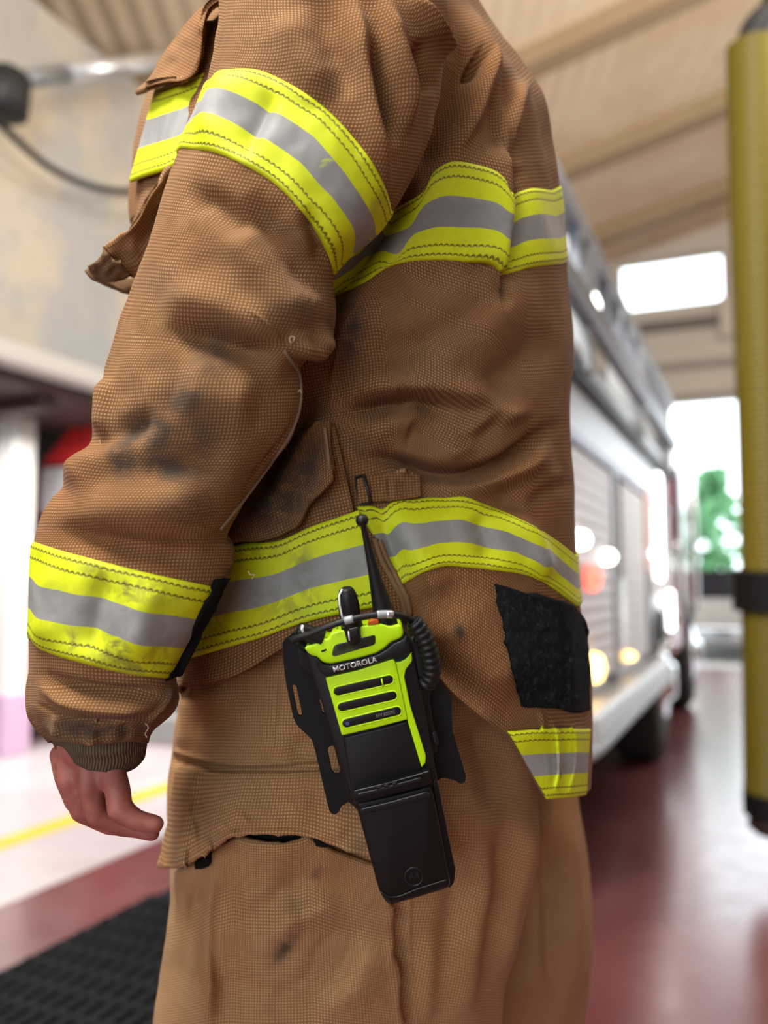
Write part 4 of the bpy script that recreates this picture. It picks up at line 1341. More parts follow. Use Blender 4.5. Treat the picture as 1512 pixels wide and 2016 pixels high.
# folded side cheek left of the radio and spring clip at right
prism('cradle', round_corners([(582, 1262), (604, 1284), (620, 1292), (632, 1322), (644, 1350), (690, 1540), (700, 1590), (686, 1580), (640, 1400), (622, 1340), (592, 1318), (584, 1290)], 6), RD, -.004, .020, 4, M_CASE, HOL)
prism('cradle', round_corners([(800, 1330), (822, 1320), (852, 1330), (846, 1380), (862, 1480), (850, 1484), (840, 1490), (812, 1400)], 6), RD, -.003, .018, 5, M_CASE, HOL)
prism('speaker_jack_cover', round_corners([(800, 1262), (815, 1250), (836, 1290), (850, 1335), (828, 1350), (818, 1330), (812, 1290)], 6), RD, .000, .018, 5, M_RUB, HOL)
prism('release_button', capsule_outline((855, 1446), (859, 1462), 5.0), RD, -.001, .014, 2.5, M_RUB, HOL)
# collar ridges
C1 = round_corners([(696, 1556), (762, 1541), (831, 1521), (846, 1516), (850, 1540), (840, 1548), (770, 1566), (704, 1584), (694, 1566)], 4)
prism('collar_rim', C1, RD, .0105, .026, 3.5, M_CASE, HOL)
prism('collar_rim', round_corners([(703, 1563), (760, 1549), (829, 1530), (832, 1537), (770, 1555), (706, 1571)], 3), RD, .0125, .01, 2.2, M_RUB, HOL)
prism('collar_rim', round_corners([(711, 1592), (770, 1578), (838, 1559), (848, 1562), (846, 1572), (775, 1590), (716, 1604), (709, 1598)], 4), RD, .0130, .02, 3, M_RUB, HOL)
for x in (746, 761, 777):
    prism('collar_notch', capsule_outline((x - 3, 1552 - (x - 746) * .26), (x + 3, 1550.5 - (x - 746) * .26), 2.2), RD, .0129, .001, .4, M_GLOSS, HOL)
CASE = round_corners([(700, 1580), (770, 1566), (846, 1546), (854, 1566), (887, 1738), (884, 1747), (826, 1765), (768, 1781), (757, 1772), (746, 1752)], 10)
case = prism('battery_case', CASE, RD, .0100, .030, 7, M_CASE, HOL)
prism('battery_case_side', round_corners([(850, 1540), (858, 1530), (866, 1560), (897, 1713), (894, 1738), (884, 1750), (872, 1700)], 5), RD, .0030, .028, 4, M_CASE, HOL)
tube_obj('case_seam', [cam_of(x, y, .0104) for x, y in resample([(750, 1757), (766, 1765), (826, 1749), (880, 1732)], 30)], .0006, M_RUB, case, 8, False, True)
# round emblem pressed into the case: a ring with a twin-peaked mark
EM = [cam_of(815 + 17.5 * math.cos(q), 1726 + 17.5 * math.sin(q), .0101) for q in np.linspace(0, 2 * PI, 40, endpoint=False)]
tube_obj('emblem_ring', EM, .0007, M_RUB, case, 8, True, True)
prism('emblem_mark', [(803, 1736), (806, 1724), (810, 1716), (813, 1722), (815.5, 1727), (818, 1721), (821, 1714), (825, 1722), (828, 1733), (823, 1729), (820, 1726), (816.5, 1735), (812, 1728), (808, 1731)], RD, .0106, .001, .3, M_RUB, case)
# cord over the top with two clear sleeves, running into a ribbed boot
cord = resample([(572, 1262, .012), (584, 1256, .014), (608, 1249, .017), (640, 1236, .020), (680, 1222, .022), (722, 1213, .0225), (762, 1209, .022), (792, 1213, .018), (806, 1219, .013), (816, 1228, .008)], 60)
CORD = tube_obj('retaining_cord', [cam_of(*p) for p in cord], 6.2 * S, M_RUB, HOL, 14, False, True)
for a, b in ((26, 31), (41, 47)):
    tube_obj('clear_sleeve', [cam_of(*p) for p in cord[a:b]], 7.6 * S, M_CLEAR, CORD, 16, False, True)
tube_obj('metal_ferrule', [cam_of(*p) for p in cord[45:49]], 7.9 * S, plain('bright_ferrule', (.6, .65, .68), .25, .9), CORD, 16, False, True)
bootp = resample([(812, 1222, .010), (826, 1240, .010), (838, 1262, .010), (846, 1288, .009), (850, 1312, .007), (848, 1332, .004), (838, 1348, .000)], 90)
rad = [(15.5 + 3.2 * (1 if (i // 4) % 2 else 0)) * S for i in range(90)]
tube_obj('ribbed_boot', [cam_of(*p) for p in bootp], rad, M_RUB, CORD, 18, False, True)
# ================================================================== the apparatus hall
PSI = math.atan((1500 - CX) / F * CP)          # heading of the bays
CPS, SPS = math.cos(PSI), math.sin(PSI)
HALL_ROT = -PSI
def hall(r, s, z=0.0):        # r to the right of the bay axis, s along it
    return (r * CPS + s * SPS, -r * SPS + s * CPS, z)
def hall_root(name, r=0.0, s=0.0, z=0.0): return empty(name, hall(r, s, z), HALL_ROT)

# ---- floor
k = NB('red_brown_floor_paint')
co = k.coord('Object')
n1 = k.noise(.9, 5, .6); n2 = k.noise(9, 4, .6); n3 = k.noise(60, 3)
c = k.mix(k.step(n1, .35, .65), (.150, .046, .048), (.215, .078, .076))
c = k.mix(k.math('MULTIPLY', k.step(n2, .55, .8), .5), c, (.22, .12, .12))
k.inp('Base Color', c).inp('Roughness', k.math('MULTIPLY_ADD', n2, .18, .14)).inp('Specular IOR Level', .7)
k.inp('Coat Weight', .28).inp('Coat Roughness', .24)
k.bump(n1, .25, .006)
M_FLOOR = k.m
k = NB('painted_sunlight')
n1 = k.noise(1.3, 5, .6); n2 = k.noise(14, 4, .6)
k.inp('Base Color', k.mix(k.step(n1, .35, .7), (.52, .47, .47), (.66, .60, .60))).inp('Roughness', k.math('MULTIPLY_ADD', n2, .2, .25))
M_SUNPATCH = k.m
M_YLINE = plain('yellow_line_paint', (.70, .52, .03), .45, var=.12)
def slabobj(name, pts, z0, z1, mat, kind='structure'):
    bm = bmesh.new()
    lo = [bm.verts.new(hall(r, s, z0)) for r, s in pts]; hi = [bm.verts.new(hall(r, s, z1)) for r, s in pts]
    bm.faces.new(hi); bm.faces.new(lo[::-1])
    for i in range(len(pts)):
        bm.faces.new((lo[i], lo[(i + 1) % len(pts)], hi[(i + 1) % len(pts)], hi[i]))
    o = bm_obj(name, bm, mat)
    return tag(o, kind=kind)
slabobj('floor', [(-8, -5), (5, -5), (5, 11.2), (-8, 11.2)], -.12, 0, M_FLOOR)
slabobj('floor_sun_patch', [(-7.9, 1.0), (-2.2, 1.0), (-2.2, 10.9), (-7.9, 10.9)], -.01, .002, M_SUNPATCH)  # pool of sunlight on the floor, put into a pale colour
slabobj('floor_line', [(-2.78, -2), (-2.66, -2), (-2.66, 10.9), (-2.78, 10.9)], -.01, .004, M_YLINE)

# ---- roof, beams, walls
ZR = lambda r: 5.25 + .227 * (r + .9)
k = NB('tan_roof_lining')
co = k.coord('Object'); x = k.xyz(co)
rib = k.math('SINE', k.math('MULTIPLY', x[0], 2 * PI / .16))
n1 = k.noise(1.2, 4, .6)
k.inp('Base Color', k.mix(k.step(n1, .35, .65), (.74, .58, .40), (.82, .69, .51))).inp('Roughness', .7)
k.bump(rib, .5, .02)
M_ROOF = k.m
M_BEAM = plain('tan_beam_paint', (.36, .26, .15), .6, var=.1)
M_WALL = plain('cream_wall_paint', (.62, .57, .49), .75, var=.08)
M_WALL2 = plain('grey_wall_paint', (.40, .38, .36), .75, var=.12)
def roofbox(name, r0, r1, s0, s1, dz0, dz1, mat, kind='structure'):
    bm = bmesh.new()
    lo = [bm.verts.new(hall(r, s, ZR(r) + dz0)) for r, s in ((r0, s0), (r1, s0), (r1, s1), (r0, s1))]
    hi = [bm.verts.new(hall(r, s, ZR(r) + dz1)) for r, s in ((r0, s0), (r1, s0), (r1, s1), (r0, s1))]
    bm.faces.new(lo); bm.faces.new(hi[::-1])
    for i in range(4): bm.faces.new((lo[i], lo[(i + 1) % 4], hi[(i + 1) % 4], hi[i]))
    o = bm_obj(name, bm, mat)
    return tag(o, kind=kind)
bm = bmesh.new()
ROOF = roofbox('ceiling', -8, 5, -5, 11.2, 0, .15, M_ROOF)
for i, s in enumerate((1.2, 3.0, 4.6, 6.2, 8.0, 9.8)):
    roofbox('trim_%d' % (i + 1), -8, 5, s, s + .22, -.16, .0, M_BEAM)
def wallbox(name, r0, r1, s0, s1, z0, z1, mat):
    return slabobj(name, [(r0, s0), (r1, s0), (r1, s1), (r0, s1)], z0, z1, mat)
# far wall with the high window and the open bay door: one mesh of wall pieces
def wall_pieces(name, rects, s0, s1, mat):
    bm = bmesh.new()
    for (r0, r1, z0, z1) in rects:
        lo = [hall(r, s, z0) for r, s in ((r0, s0), (r1, s0), (r1, s1), (r0, s1))]
        hi = [hall(r, s, z1) for r, s in ((r0, s0), (r1, s0), (r1, s1), (r0, s1))]
        a = [bm.verts.new(p) for p in lo]; b = [bm.verts.new(p) for p in hi]
        bm.faces.new(a[::-1]); bm.faces.new(b)
        for i in range(4): bm.faces.new((a[i], a[(i + 1) % 4], b[(i + 1) % 4], b[i]))
    return tag(bm_obj(name, bm, mat), kind='structure')
WR0, WR1, WZ0, WZ1 = -1.56, -.28, 4.42, 5.07
DR0, DR1, DZ = -1.05, 3.1, 3.22
wall_pieces('wall_far', [(-8, DR0, 0, DZ), (DR1, 5, 0, DZ), (-8, 5, DZ, WZ0), (-8, WR0, WZ0, WZ1), (WR1, 5, WZ0, WZ1), (-8, 5, WZ1, 6.7)], 11.0, 11.2, M_WALL)
slabobj('wall_left', [(-8.2, -5), (-8, -5), (-8, 11.2), (-8.2, 11.2)], 0, 4.6, M_WALL2)
slabobj('wall_right', [(5, -5), (5.2, -5), (5.2, 11.2), (5, 11.2)], 0, 6.7, M_WALL)
# horizontal ribs of the panel above the bay door, and posts of the glazing
wall_pieces('trim_20', [(-3.0, 4.9, 3.22, 3.30), (-3.0, 4.9, 3.62, 3.70)], 10.90, 11.0, plain('grey_rail_paint', (.33, .30, .26), .6))
wall_pieces('trim_21', [(-1.62, 4.9, 4.12, 4.24)], 10.92, 11.0, plain('dark_rail_paint', (.16, .14, .12), .6))
for i, r in enumerate((-1.62, -.30, 1.0, 2.3)):
    wall_pieces('trim_%d' % (22 + i), [(r - .06, r + .10, 3.95, 4.42)], 10.86, 11.0, M_WALL)
# window: frame bars and glass
M_GLASS = NB('window_glass').inp('Base Color', (1, 1, 1)).inp('Roughness', .02).inp('Transmission Weight', 1.0).inp('IOR', 1.05).m
wn = hall_root('window_1', (WR0 + WR1) / 2, 11.1, WZ0)
tag(wn, kind='structure')
hw = (WR1 - WR0) / 2; hz = WZ1 - WZ0
boxes_obj('window_frame', [(-hw, hw, -.03, .03, 0, .04), (-hw, hw, -.03, .03, hz - .04, hz), (-hw, -hw + .04, -.03, .03, 0, hz), (hw - .04, hw, -.03, .03, 0, hz)], M_WALL, wn)['kind'] = 'structure'
box_obj('window_glass', (-hw, hw, -.004, .004, 0, hz), M_GLASS, wn)['kind'] = 'structure'

# ---- outdoors beyond the bay door
M_ASPH = plain('pale_apron_concrete', (.42, .41, .39), .8, var=.1)
slabobj('ground_outside', [(-20, 11.2), (30, 11.2), (30, 60), (-20, 60)], -.14, -.01, M_ASPH)
M_LEAF = plain('green_leaves', (.13, .33, .15), .7, var=.5, bumps=(8, .8, .05))
M_BARK = plain('tree_bark', (.09, .06, .04), .9)
def tree(r, s, h, w, label):
    t = hall_root('tree', r, s, -.01)
    tag(t, label, 'tree', 'trees outside the bay door')
    bm = bmesh.new(); tube_mesh(bm, [(0, 0, 0), (.05, 0, h * .3), (0, .05, h * .6)], [.14, .11, .06], 10)
    bm_obj('trunk', bm, M_BARK, t)
    rnd = random.Random(int(s * 10))
    bm = bmesh.new()
    for _ in range(420):
        a = rnd.uniform(0, 2 * PI); z = rnd.uniform(.12, 1.0); rr = w * math.sqrt(rnd.random()) * math.sin(min(z * 1.15, 1) * PI * .86 + .25)
        c = Vector((rr * math.cos(a), rr * math.sin(a), h * z)); q = rnd.uniform(.12, .3)
        nn = Vector((rnd.gauss(0, 1), rnd.gauss(0, 1), rnd.gauss(0, 1))).normalized(); u = nn.orthogonal().normalized(); v = nn.cross(u)
        vs = [bm.verts.new(c + (u * x + v * y + nn * zz) * q) for x, y, zz in ((-1, 0, -.2), (-.3, .6, .1), (1, 0, -.2), (-.3, -.6, .1))]
        bm.faces.new(vs)
    bm_obj('crown', bm, M_LEAF, t)
tree(-.9, 19, 3.3, 1.6, 'pale green round tree beyond the open bay door, beside the truck')
tree(1.6, 24, 3.6, 2.2, 'broad green tree further out beyond the open bay door')

# ---- car parked outside
M_CARW = plain('white_car_paint', (.55, .53, .52), .25, coat=.5)
M_TYRE = plain('tyre_rubber', (.012, .012, .012), .8)
M_CHROME = plain('chrome', (.80, .81, .82), .12, 1.0)
M_DGLASS = plain('dark_glass', (.02, .025, .03), .08)
M_AMBER = plain('amber_lamp_lens', (.9, .45, .05), .3, emis=((1, .62, .18), 6))
M_WGLOW = plain('white_lamp_and_glint', (.9, .9, .9), .3, emis=((1, .98, .93), 7))  # headlamp lens; on the engine flank it glows in place of chrome glints
M_RLAMP = plain('red_lamp_lens', (.6, .03, .02), .3, emis=((1, .18, .12), 2.5))
car = hall_root('car', -.35, 14.2, 0)
tag(car, 'white car with lit lamps parked outside the open bay door', 'car')
def profile_body(name, prof, w, mat, parent, bev=.04):
    bm = bmesh.new()
    a = [bm.verts.new((x, -w, z)) for x, z in prof]; b = [bm.verts.new((x, w, z)) for x, z in prof]
    bm.faces.new(a); bm.faces.new(b[::-1])
    for i in range(len(prof)): bm.faces.new((a[i], b[i], b[(i + 1) % len(prof)], a[(i + 1) % len(prof)]))
    bmesh.ops.recalc_face_normals(bm, faces=bm.faces[:])
    bmesh.ops.bevel(bm, geom=bm.edges[:], offset=bev, segments=2, affect='EDGES')
    return bm_obj(name, bm, mat, parent)
profile_body('body', [(-.85, .22), (-.9, .55), (-.80, .80), (.80, .80), (.9, .55), (.85, .22)], 2.0, M_CARW, car)
profile_body('cabin', [(-.74, .78), (-.60, 1.20), (.60, 1.20), (.74, .78)], 1.1, M_DGLASS, car)
for y in (-1.35, 1.35):
    for x in (-.78, .78):
        bm = bmesh.new(); lathe(bm, [(-.1, .2), (-.1, .30), (.1, .30), (.1, .2)], (x, y, .29), (1, 0, 0), 24); bm_obj('wheel', bm, M_TYRE, car)
for x in (-.62, .62):
    bm = bmesh.new(); lathe(bm, [(0, .02), (.03, .11), (.06, .09), (.08, .02)], (x, -1.98, .62), (0, -1, 0), 18); bm_obj('headlamp', bm, M_WGLOW, car)
box_obj('bumper', (-.86, .86, -2.08, -1.96, .28, .44), M_CHROME, car, .03)

# ================================================================== right fire engine (its flank faces the aisle)
M_SILVER = plain('brushed_aluminium', (.50, .50, .50), .42, .6, var=.08)
k = NB('roller_shutter')
z = k.xyz(k.coord('Object'))[2]
sl = k.math('ABSOLUTE', k.math('SINE', k.math('MULTIPLY', z, PI / .05)))
k.inp('Base Color', k.mix(sl, (.42, .34, .325), (.58, .49, .465))).inp('Roughness', .45).inp('Metallic', .3)
k.bump(sl, .6, .006)
M_SHUT = k.m
M_RED = plain('fire_red_paint', (.42, .018, .014), .22, coat=.4)
M_DARK = plain('dark_trim', (.014, .014, .015), .5)
M_GREY = plain('grey_metal', (.30, .31, .32), .45, .5)
M_PURP = plain('violet_stripe', (.20, .16, .30), .4)
M_ORNG = plain('orange_stripe', (.62, .19, .06), .4)
SR = -.55
ENG = hall_root('fire_engine', SR, 2.55, 0)
tag(ENG, 'fire engine with silver shutters, roof ladder and step, parked behind the person', 'fire engine')
W = 1.45
box_obj('body', (-W, -.01, 0, 3.4, .56, 1.74), M_SILVER, ENG, .03)
box_obj('chassis', (-W + .15, -.12, .1, 6.2, .30, .50), M_DARK, ENG)
box_obj('locker_shutter', (-.03, .012, .10, .95, .66, 1.44), M_SHUT, ENG, .004)
box_obj('locker_shutter', (-.03, .012, 1.22, 2.0, .66, 1.44), M_SHUT, ENG, .004)
box_obj('locker_shutter', (-.03, .012, 2.35, 3.25, .95, 1.44), M_SHUT, ENG, .004)
for y0 in (.96, 2.08): box_obj('door_post', (-.03, .02, y0, y0 + .09, .62, 1.46), M_GREY, ENG, .006)
box_obj('reflective_stripe', (-.02, .022, 1.06, 1.22, .66, 1.02), M_RED, ENG, .004)['label'] = 'red panel'
box_obj('reflective_stripe', (-.02, .02, 2.02, 2.30, 1.06, 1.50), M_ORNG, ENG, .004)['label'] = 'orange panel'
box_obj('reflective_stripe', (-.02, .018, 0, 3.4, 1.452, 1.49), M_PURP, ENG, .004)['label'] = 'violet stripe'
box_obj('roof_gutter', (-.10, .03, -.02, 3.42, 1.68, 1.73), M_DARK, ENG, .01)
box_obj('roof_gutter', (-.10, .02, -.02, 3.42, 1.74, 1.79), M_SILVER, ENG, .01)
# cab at the far end
profile_body('cab', [(-W, .48), (-W, 2.05), (-.02, 2.05), (-.02, .48)], .95, M_RED, ENG, .05).location = (0, 4.55, 0)
box_obj('cab_window', (-.03, .02, 4.0, 5.1, 1.25, 1.85), M_DGLASS, ENG, .02)
box_obj('grab_handle', (.02, .06, 3.66, 3.72, .75, 1.75), M_CHROME, ENG, .02)
box_obj('grab_handle', (.02, .06, 5.2, 5.26, .75, 1.75), M_CHROME, ENG, .02)
# step
box_obj('running_board', (-.15, .10, 0, 2.25, .49, .62), M_SILVER, ENG, .02)
box_obj('running_board_edge', (.085, .115, 0, 2.25, .51, .54), M_GREY, ENG, .008)
for y in (2.72, 5.0):
    bm = bmesh.new(); lathe(bm, [(-.28, .22), (-.28, .40), (-.24, .45), (-.05, .45), (-.01, .40), (.0, .26), (-.03, .22), (-.03, .10), (-.01, .09), (.0, .01)], (.02, y, .45), (1, 0, 0), 40)
    wv = bm_obj('wheel', bm, M_TYRE, ENG)
    bm = bmesh.new(); lathe(bm, [(-.02, .24), (.0, .20), (.01, .12), (.05, .09), (.05, .01)], (.03, y, .45), (1, 0, 0), 30); bm_obj('hub', bm, M_CHROME, wv)
# ladder racked on the roof edge, overhanging the rear
lad = empty('roof_ladder', (0, 0, 0), 0, ENG)
M_LAD = plain('ladder_aluminium', (.27, .29, .33), .4, .6)
for z, x in ((1.86, .05), (2.13, .03)):
    boxes_obj('rail', [(x - .03, x + .03, -.62, 3.3, z, z + .075)], M_LAD, lad, .01)
for i in range(13):
    box_obj('rung', (.02, .06, -.45 + i * .29, -.41 + i * .29, 1.90, 2.16), M_LAD, lad, .008)
bm = bmesh.new(); tube_mesh(bm, [(.02, -.68, 2.14), (.02, -.58, 2.19), (.02, -.42, 2.19)], .055, 12); bm_obj('ladder_foot', bm, plain('blue_grey_plastic', (.30, .34, .40), .6), lad)
for y in (.3, 1.7, 3.0): box_obj('ladder_bracket', (-.12, .06, y, y + .06, 1.7, 2.19), M_GREY, ENG, .01)
boxes_obj('hose_bed_rail', [(-.5, -.44, 0, 3.3, 1.92, 1.98), (-.9, -.84, 0, 3.3, 2.05, 2.11)], M_GREY, ENG, .01)
boxes_obj('roof_box', [(-1.3, -.2, 2.2, 3.3, 1.74, 2.05)], M_DARK, ENG, .04)
# tail of the engine
box_obj('tail_shutter', (-1.15, -.30, -.012, .02, .78, 1.55), M_SHUT, ENG, .004)
for x in (-1.32, -.16):
    box_obj('tail_light_frame', (x - .07, x + .07, -.02, .02, .80, 1.30), M_DARK, ENG, .01)
    bm = bmesh.new(); lathe(bm, [(0, .05), (.02, .05), (.035, .03), (.04, .005)], (x, -.015, 1.16), (0, -1, 0), 18); bm_obj('tail_lamp', bm, M_RLAMP, ENG)
    bm = bmesh.new(); lathe(bm, [(0, .05), (.02, .05), (.035, .03), (.04, .005)], (x, -.015, .96), (0, -1, 0), 18); bm_obj('tail_lamp', bm, plain('amber_lens', (.55, .22, .02), .25), ENG)
box_obj('tail_step', (-W, .0, -.16, .02, .46, .56), M_SILVER, ENG, .02)
# marker lamps along the flank; white ones glow in place of chrome glints
def flank_spot(name, y, z, r, mat, x=.03):
    bm = bmesh.new(); lathe(bm, [(-.02, r * .9), (.0, r), (.02, r * .8), (.03, r * .2)], (x, y, z), (1, 0, 0), 18)
    return bm_obj(name, bm, mat, ENG)
flank_spot('marker_lamp', .42, .72, .050, M_AMBER); flank_spot('marker_lamp', 1.20, .70, .020, M_AMBER)
flank_spot('chrome_glint', .20, 1.14, .030, M_WGLOW); flank_spot('chrome_glint', .72, 1.10, .028, M_WGLOW); flank_spot('tail_lamp', .40, 1.02, .045, M_RLAMP)
flank_spot('chrome_glint', 2.2, 1.16, .024, M_WGLOW); flank_spot('chrome_glint', .10, 1.93, .04, M_WGLOW, .04); flank_spot('chrome_glint', .42, 1.96, .05, M_WGLOW, .04)
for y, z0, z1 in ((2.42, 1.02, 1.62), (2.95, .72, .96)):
    box_obj('glint_bar', (.02, .05, y, y + .09, z0, z1), M_WGLOW, ENG, .015)  # glowing bars in place of bright chrome reflections
for y, z in ((2.7, .64), (3.1, .8), (3.4, 1.25)): flank_spot('handle_stud', y, z, .035, M_CHROME, .04)

# ================================================================== left fire engine with its treadplate upper body
k = NB('treadplate')
v = k.coord('Object'); x = k.xyz(v)
a = k.math('SINE', k.math('MULTIPLY', k.math('ADD', x[1], x[2]), 2 * PI / .055)); b = k.math('SINE', k.math('MULTIPLY', k.math('SUBTRACT', x[1], x[2]), 2 * PI / .055))
lug = k.step(k.math('MULTIPLY', a, b), .2, .6)
n1 = k.noise(1.6, 4, .6)
n2 = k.noise(9, 4, .6)
base = k.mix(k.step(n1, .4, .62), (.56, .56, .55), (.74, .66, .52))
base = k.mix(k.math('MULTIPLY', k.step(n2, .5, .75), .3), base, (.34, .34, .34))
k.inp('Base Color', base).inp('Roughness', .42).inp('Metallic', .35)
k.bump(k.math('ADD', lug, k.math('MULTIPLY', n2, .4)), .5, .008)
M_TREAD = k.m
EL = hall_root('fire_engine', -3.27, 2.0, 0)
tag(EL, 'fire engine with overhanging treadplate body and red chevron tail, left of the person', 'fire engine')
box_obj('treadplate_body', (-2.6, 0, -1.2, 6.0, 2.14, 3.95), M_TREAD, EL, .02)
box_obj('edge_trim', (-2.6, .03, -1.2, 6.0, 2.06, 2.16), plain('white_edge_paint', (.74, .72, .68), .45), EL, .015)['label'] = 'white lower edge'
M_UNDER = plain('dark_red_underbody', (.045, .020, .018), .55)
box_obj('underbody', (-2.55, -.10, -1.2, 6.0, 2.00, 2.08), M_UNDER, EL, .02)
boxes_obj('cross_member', [(-2.55, -.2, y, y + .12, 1.93, 2.02) for y in (-.4, .5, 1.4)], M_UNDER, EL, .01)
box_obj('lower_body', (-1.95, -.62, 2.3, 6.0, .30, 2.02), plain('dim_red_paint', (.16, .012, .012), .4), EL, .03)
# chevron board: red and near-black diagonal stripes
k = NB('chevron_board')
v = k.xyz(k.coord('Object'))
sg = k.math('SINE', k.math('MULTIPLY', k.math('SUBTRACT', v[0], v[2]), 2 * PI / .80))
k.inp('Base Color', k.mix(k.step(sg, -.05, .05), (.48, .02, .02), (.03, .035, .035))).inp('Roughness', .4)
M_CHEV = k.m
box_obj('chevron_board', (-1.95, -.60, 2.24, 2.31, 1.78, 2.03), M_CHEV, EL, .005)
box_obj('tail_panel', (-1.05, -.72, 2.26, 2.31, 1.46, 1.76), plain('pale_grey_panel', (.48, .46, .47), .5), EL, .01)
box_obj('tail_panel', (-1.90, -.66, 2.27, 2.31, .62, 1.42), plain('dim_grey_panel', (.085, .075, .08), .5), EL, .01)
boxes_obj('tail_shelf', [(-1.90, -.66, 2.18, 2.31, z, z + .05) for z in (.72, 1.0, 1.25)], plain('dull_silver', (.30, .29, .30), .5), EL, .01)
box_obj('tail_bumper', (-2.0, -.55, 2.10, 2.31, .38, .58), M_RED, EL, .03)
for y in (3.4, 5.4):
    bm = bmesh.new(); lathe(bm, [(-.28, .22), (-.28, .40), (-.24, .45), (-.05, .45), (-.01, .40), (.0, .22)], (-.60, y, .45), (1, 0, 0), 32); bm_obj('wheel', bm, M_TYRE, EL)
# white support post standing at the tail
PST = hall_root('pillar', -4.13, 3.87, 0)
tag(PST, kind='structure')
box_obj('shaft', (-.085, .085, -.085, .085, .10, 2.06), plain('white_post_paint', (.80, .78, .72), .5, emis=None), PST, .015)['kind'] = 'structure'
box_obj('pink_foot', (-.10, .10, -.10, .10, 0, .36), plain('pink_post_foot', (.62, .42, .58), .5), PST, .015)['kind'] = 'structure'

# chrome grab rail with its dark clamp on the treadplate flank, and a black hose looping under it
def onp(px, py, off=.0):
    """point seen at px,py on the plane off metres in front of the treadplate flank, in the engine's own frame"""
    a_ = Vector(c2w(at(px, py, 1.0))) - Vector((0, 0, CAMZ))
    n = Vector((CPS, -SPS, 0))
    r0 = -3.27 + off
    t = r0 / a_.dot(n)
    p = Vector((0, 0, CAMZ)) + a_ * t
    return WORLD_OF(EL).inverted() @ p
g0, g1 = onp(30, 158, .14), onp(420, 106, .14)
bm = bmesh.new(); tube_mesh(bm, [g0, g0.lerp(g1, .22)], .040, 20); bm_obj('grab_rail_socket', bm, M_GREY, EL)
bm = bmesh.new(); tube_mesh(bm, [g0.lerp(g1, .2), g1], .048, 20); bm_obj('grab_rail', bm, plain('satin_rail', (.72, .74, .77), .28, .8), EL)
c0 = onp(12, 185, .12)
bm = bmesh.new(); lathe(bm, [(-.12, .05), (-.10, .10), (.08, .11), (.12, .06)], c0, (0, 0, 1), 18); bm_obj('rail_clamp', bm, M_DARK, EL)
bm = bmesh.new(); tube_mesh(bm, [onp(x, y, .16) for x, y in resample([(-60, 190), (0, 243), (40, 282), (90, 324), (150, 356), (200, 372), (260, 377), (330, 360), (420, 300)], 50)], .018, 12)
bm_obj('feed_hose', bm, plain('black_hose_rubber', (.012, .012, .014), .5), EL)

# ---- rubber mat on the floor at the lower left
k = NB('black_mat_rubber')
k.inp('Base Color', k.mix(k.noise(20, 3), (.004, .0045, .005), (.018, .020, .022))).inp('Roughness', .85).inp('Specular IOR Level', .15)
M_MAT = k.m
MAT = hall_root('rubber_mat', -1.34, 1.28, 0)
tag(MAT, 'black ribbed rubber mat on the red floor beside the trousers', 'mat')
box_obj('base', (-.45, .72, -.6, 1.10, .004, .020), M_MAT, MAT, .004)
bm = bmesh.new()
for i in range(26): box(bm, -.44 + i * .045, -.415 + i * .045, -.59, .99, .018, .034)
for j in range(17): box(bm, -.44, .71, -.57 + j * .095, -.55 + j * .095, .018, .036)
bm_obj('rib_pattern', bm, M_MAT, MAT)

# ================================================================== exhaust hose hanging at the right
k = NB('yellow_hose')
z = k.xyz(k.coord('UV'))
rb = k.math('SINE', k.math('MULTIPLY', z[1], 2 * PI / .022))
k.inp('Base Color', k.mix(k.step(rb, -.6, .6), (.125, .092, .002), (.20, .148, .003))).inp('Roughness', .55)
M_HOSE = k.m
HB = Vector(c2w(at(1500, 1590, 3.0)))
HOSE = empty('exhaust_hose', HB)
tag(HOSE, 'ribbed yellow exhaust hose with black cuffs hanging in the aisle', 'hose')
M_CUFF = plain('black_cuff_rubber', (.005, .005, .005), .6, spec=.2)
def hose_run(name, pts, r, mat, rib=True, d=3.0):
    P = [Vector(c2w(at(x, y, d))) - HB for x, y in resample(pts, 320 if rib else 30)]
    bm = bmesh.new()
    rr = [r * (1 + (.035 * math.sin(i * 1.9) if rib else 0)) for i in range(len(P))]
    tube_mesh(bm, P, rr, 28)
    return bm_obj(name, bm, mat, HOSE)
R = 50 * 3.0 / F
hose_run('upper_hose', [(1484, 88), (1490, 400), (1503, 800), (1513, 1130)], R, M_HOSE).data
hose_run('cuff', [(1512, 1122), (1514, 1200)], R * 1.34, M_CUFF, False)['label'] = 'black rubber cuff'
hose_run('lower_hose', [(1514, 1195), (1518, 1400), (1520, 1565)], R * 1.02, M_HOSE)
hose_run('cuff', [(1520, 1556), (1521, 1602)], R * 1.08, M_CUFF, False)
bm = bmesh.new()
pz = Vector(c2w(at(1522, 1600, 3.0))) - HB
lathe(bm, [(0, R * 1.0), (.02, R * .9), (.05, R * .95), (.075, R * .62), (.09, R * .05)], pz, (0, 0, -1), 30)
bm_obj('nozzle', bm, plain('dark_brown_nozzle', (.030, .018, .014), .5), HOSE)
hose_run('upper_bend', [(1486, 92), (1492, 66), (1510, 44), (1545, 20), (1600, -10)], R * .72, M_DARK, False)['label'] = 'black saddle'
hose_run('upper_hose', [(1545, 20), (1600, -60), (1620, -260)], R, M_HOSE)

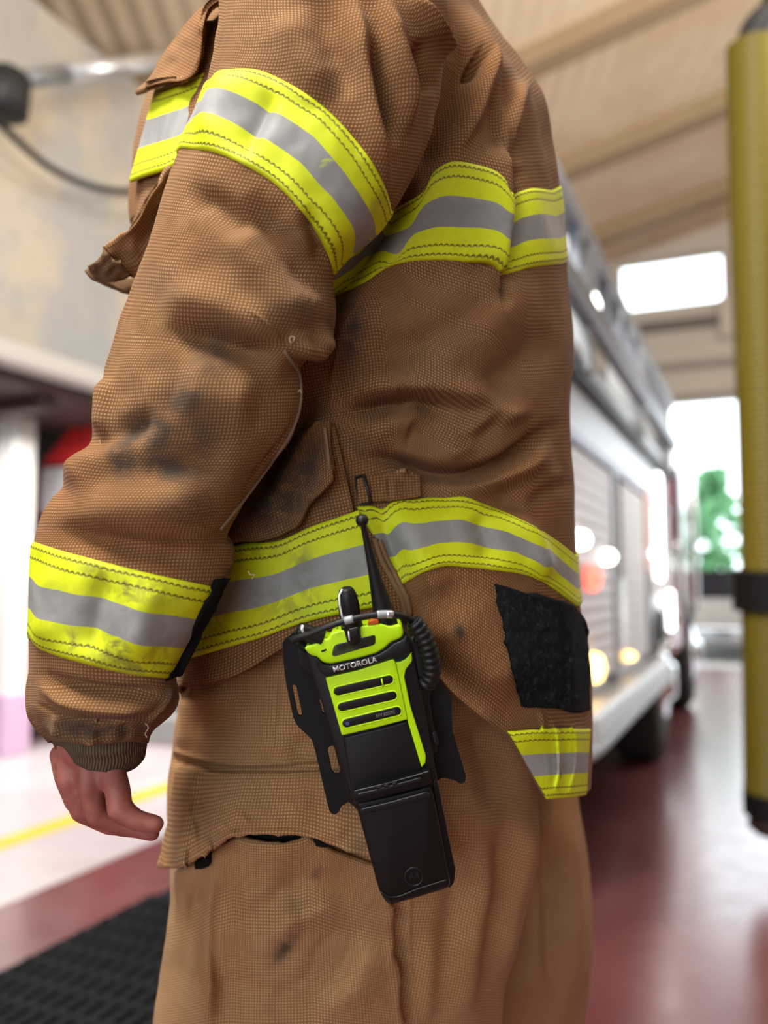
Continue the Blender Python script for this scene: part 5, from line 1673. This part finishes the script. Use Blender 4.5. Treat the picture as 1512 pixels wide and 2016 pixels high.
wall_pieces('wall_back', [(-8, -3.5, 0, 3.4), (2.5, 5, 0, 3.4), (-8, 5, 3.4, 6.7)], -5.2, -5.0, M_WALL2)
WORLD_STRENGTH = 4.5
EXPOSURE = 0.0
def LIGHTS():
    # added unseen area lights; daylight comes through the door openings and the high window
    area('added_light', (-.9, -.05, 3.2), (0, .75, 1.0), .8, .8, 112, (1.0, .98, .94))  # added key light on the person
    area('added_light', hall(-3.0, 3.9, 1.95), hall(-2.9, 4.0, 0), .9, 2.4, 85, (1.0, .97, .98))  # added for the sunlight on the left floor
    area('added_light', hall(1.6, 6.0, 4.6), hall(1.3, 6.0, 0), 2.0, 2.0, 70, (1.0, .96, .90))
    area('added_light', hall(1.9, 3.0, 2.9), hall(.5, 5.5, 6.0), 1.0, 2.0, 210, (1.0, .95, .86))  # added uplight that brightens the ceiling
    area('added_light', hall(.9, 1.6, 4.6), hall(.5, 2.6, 0), 1.6, 1.6, 45, (1.0, .97, .94))
    area('added_light', hall(-.6, -.8, 3.6), hall(-3.3, 2.6, 2.9), 1.2, 1.2, 90, (1.0, .96, .90))  # added to brighten the treadplate
# ================================================================== camera, light, exposure
cd = bpy.data.cameras.new('camera'); cam = bpy.data.objects.new('camera', cd); COL.objects.link(cam)
cam.location = (0, 0, CAMZ); cam.rotation_euler = (PI / 2 + PITCH, 0, 0)
cd.sensor_fit = 'VERTICAL'; cd.sensor_height = 24.0; cd.sensor_width = 18.0
cd.lens = F / 2016.0 * 24.0
cd.clip_start = .02; cd.clip_end = 300
cd.dof.use_dof = True; cd.dof.focus_distance = .60; cd.dof.aperture_fstop = cd.lens / 9.5
SC.camera = cam

def area(name, loc, target, sx, sy, power, col=(1, 1, 1)):
    l = bpy.data.lights.new(name, 'AREA'); l.shape = 'RECTANGLE'; l.size = sx; l.size_y = sy; l.energy = power; l.color = col
    o = bpy.data.objects.new(name, l); COL.objects.link(o)
    o.location = loc
    o.rotation_euler = (Vector(target) - Vector(loc)).to_track_quat('-Z', 'Y').to_euler()
    return o

w = bpy.data.worlds.new('world'); SC.world = w; w.use_nodes = True
bg = w.node_tree.nodes['Background']; bg.inputs[0].default_value = (.84, .93, 1.0, 1); bg.inputs[1].default_value = WORLD_STRENGTH

SC.view_settings.view_transform = 'Standard'; SC.view_settings.look = 'None'; SC.view_settings.gamma = 1.0
SC.view_settings.exposure = EXPOSURE; SC.view_settings.use_curve_mapping = False
cy = SC.cycles
cy.use_denoising = True
try: cy.denoiser = 'OPENIMAGEDENOISE'
except Exception: pass
cy.max_bounces = 7; cy.diffuse_bounces = 4; cy.glossy_bounces = 4; cy.transmission_bounces = 6; cy.transparent_max_bounces = 8
cy.caustics_reflective = False; cy.caustics_refractive = False; cy.sample_clamp_indirect = 6
LIGHTS()
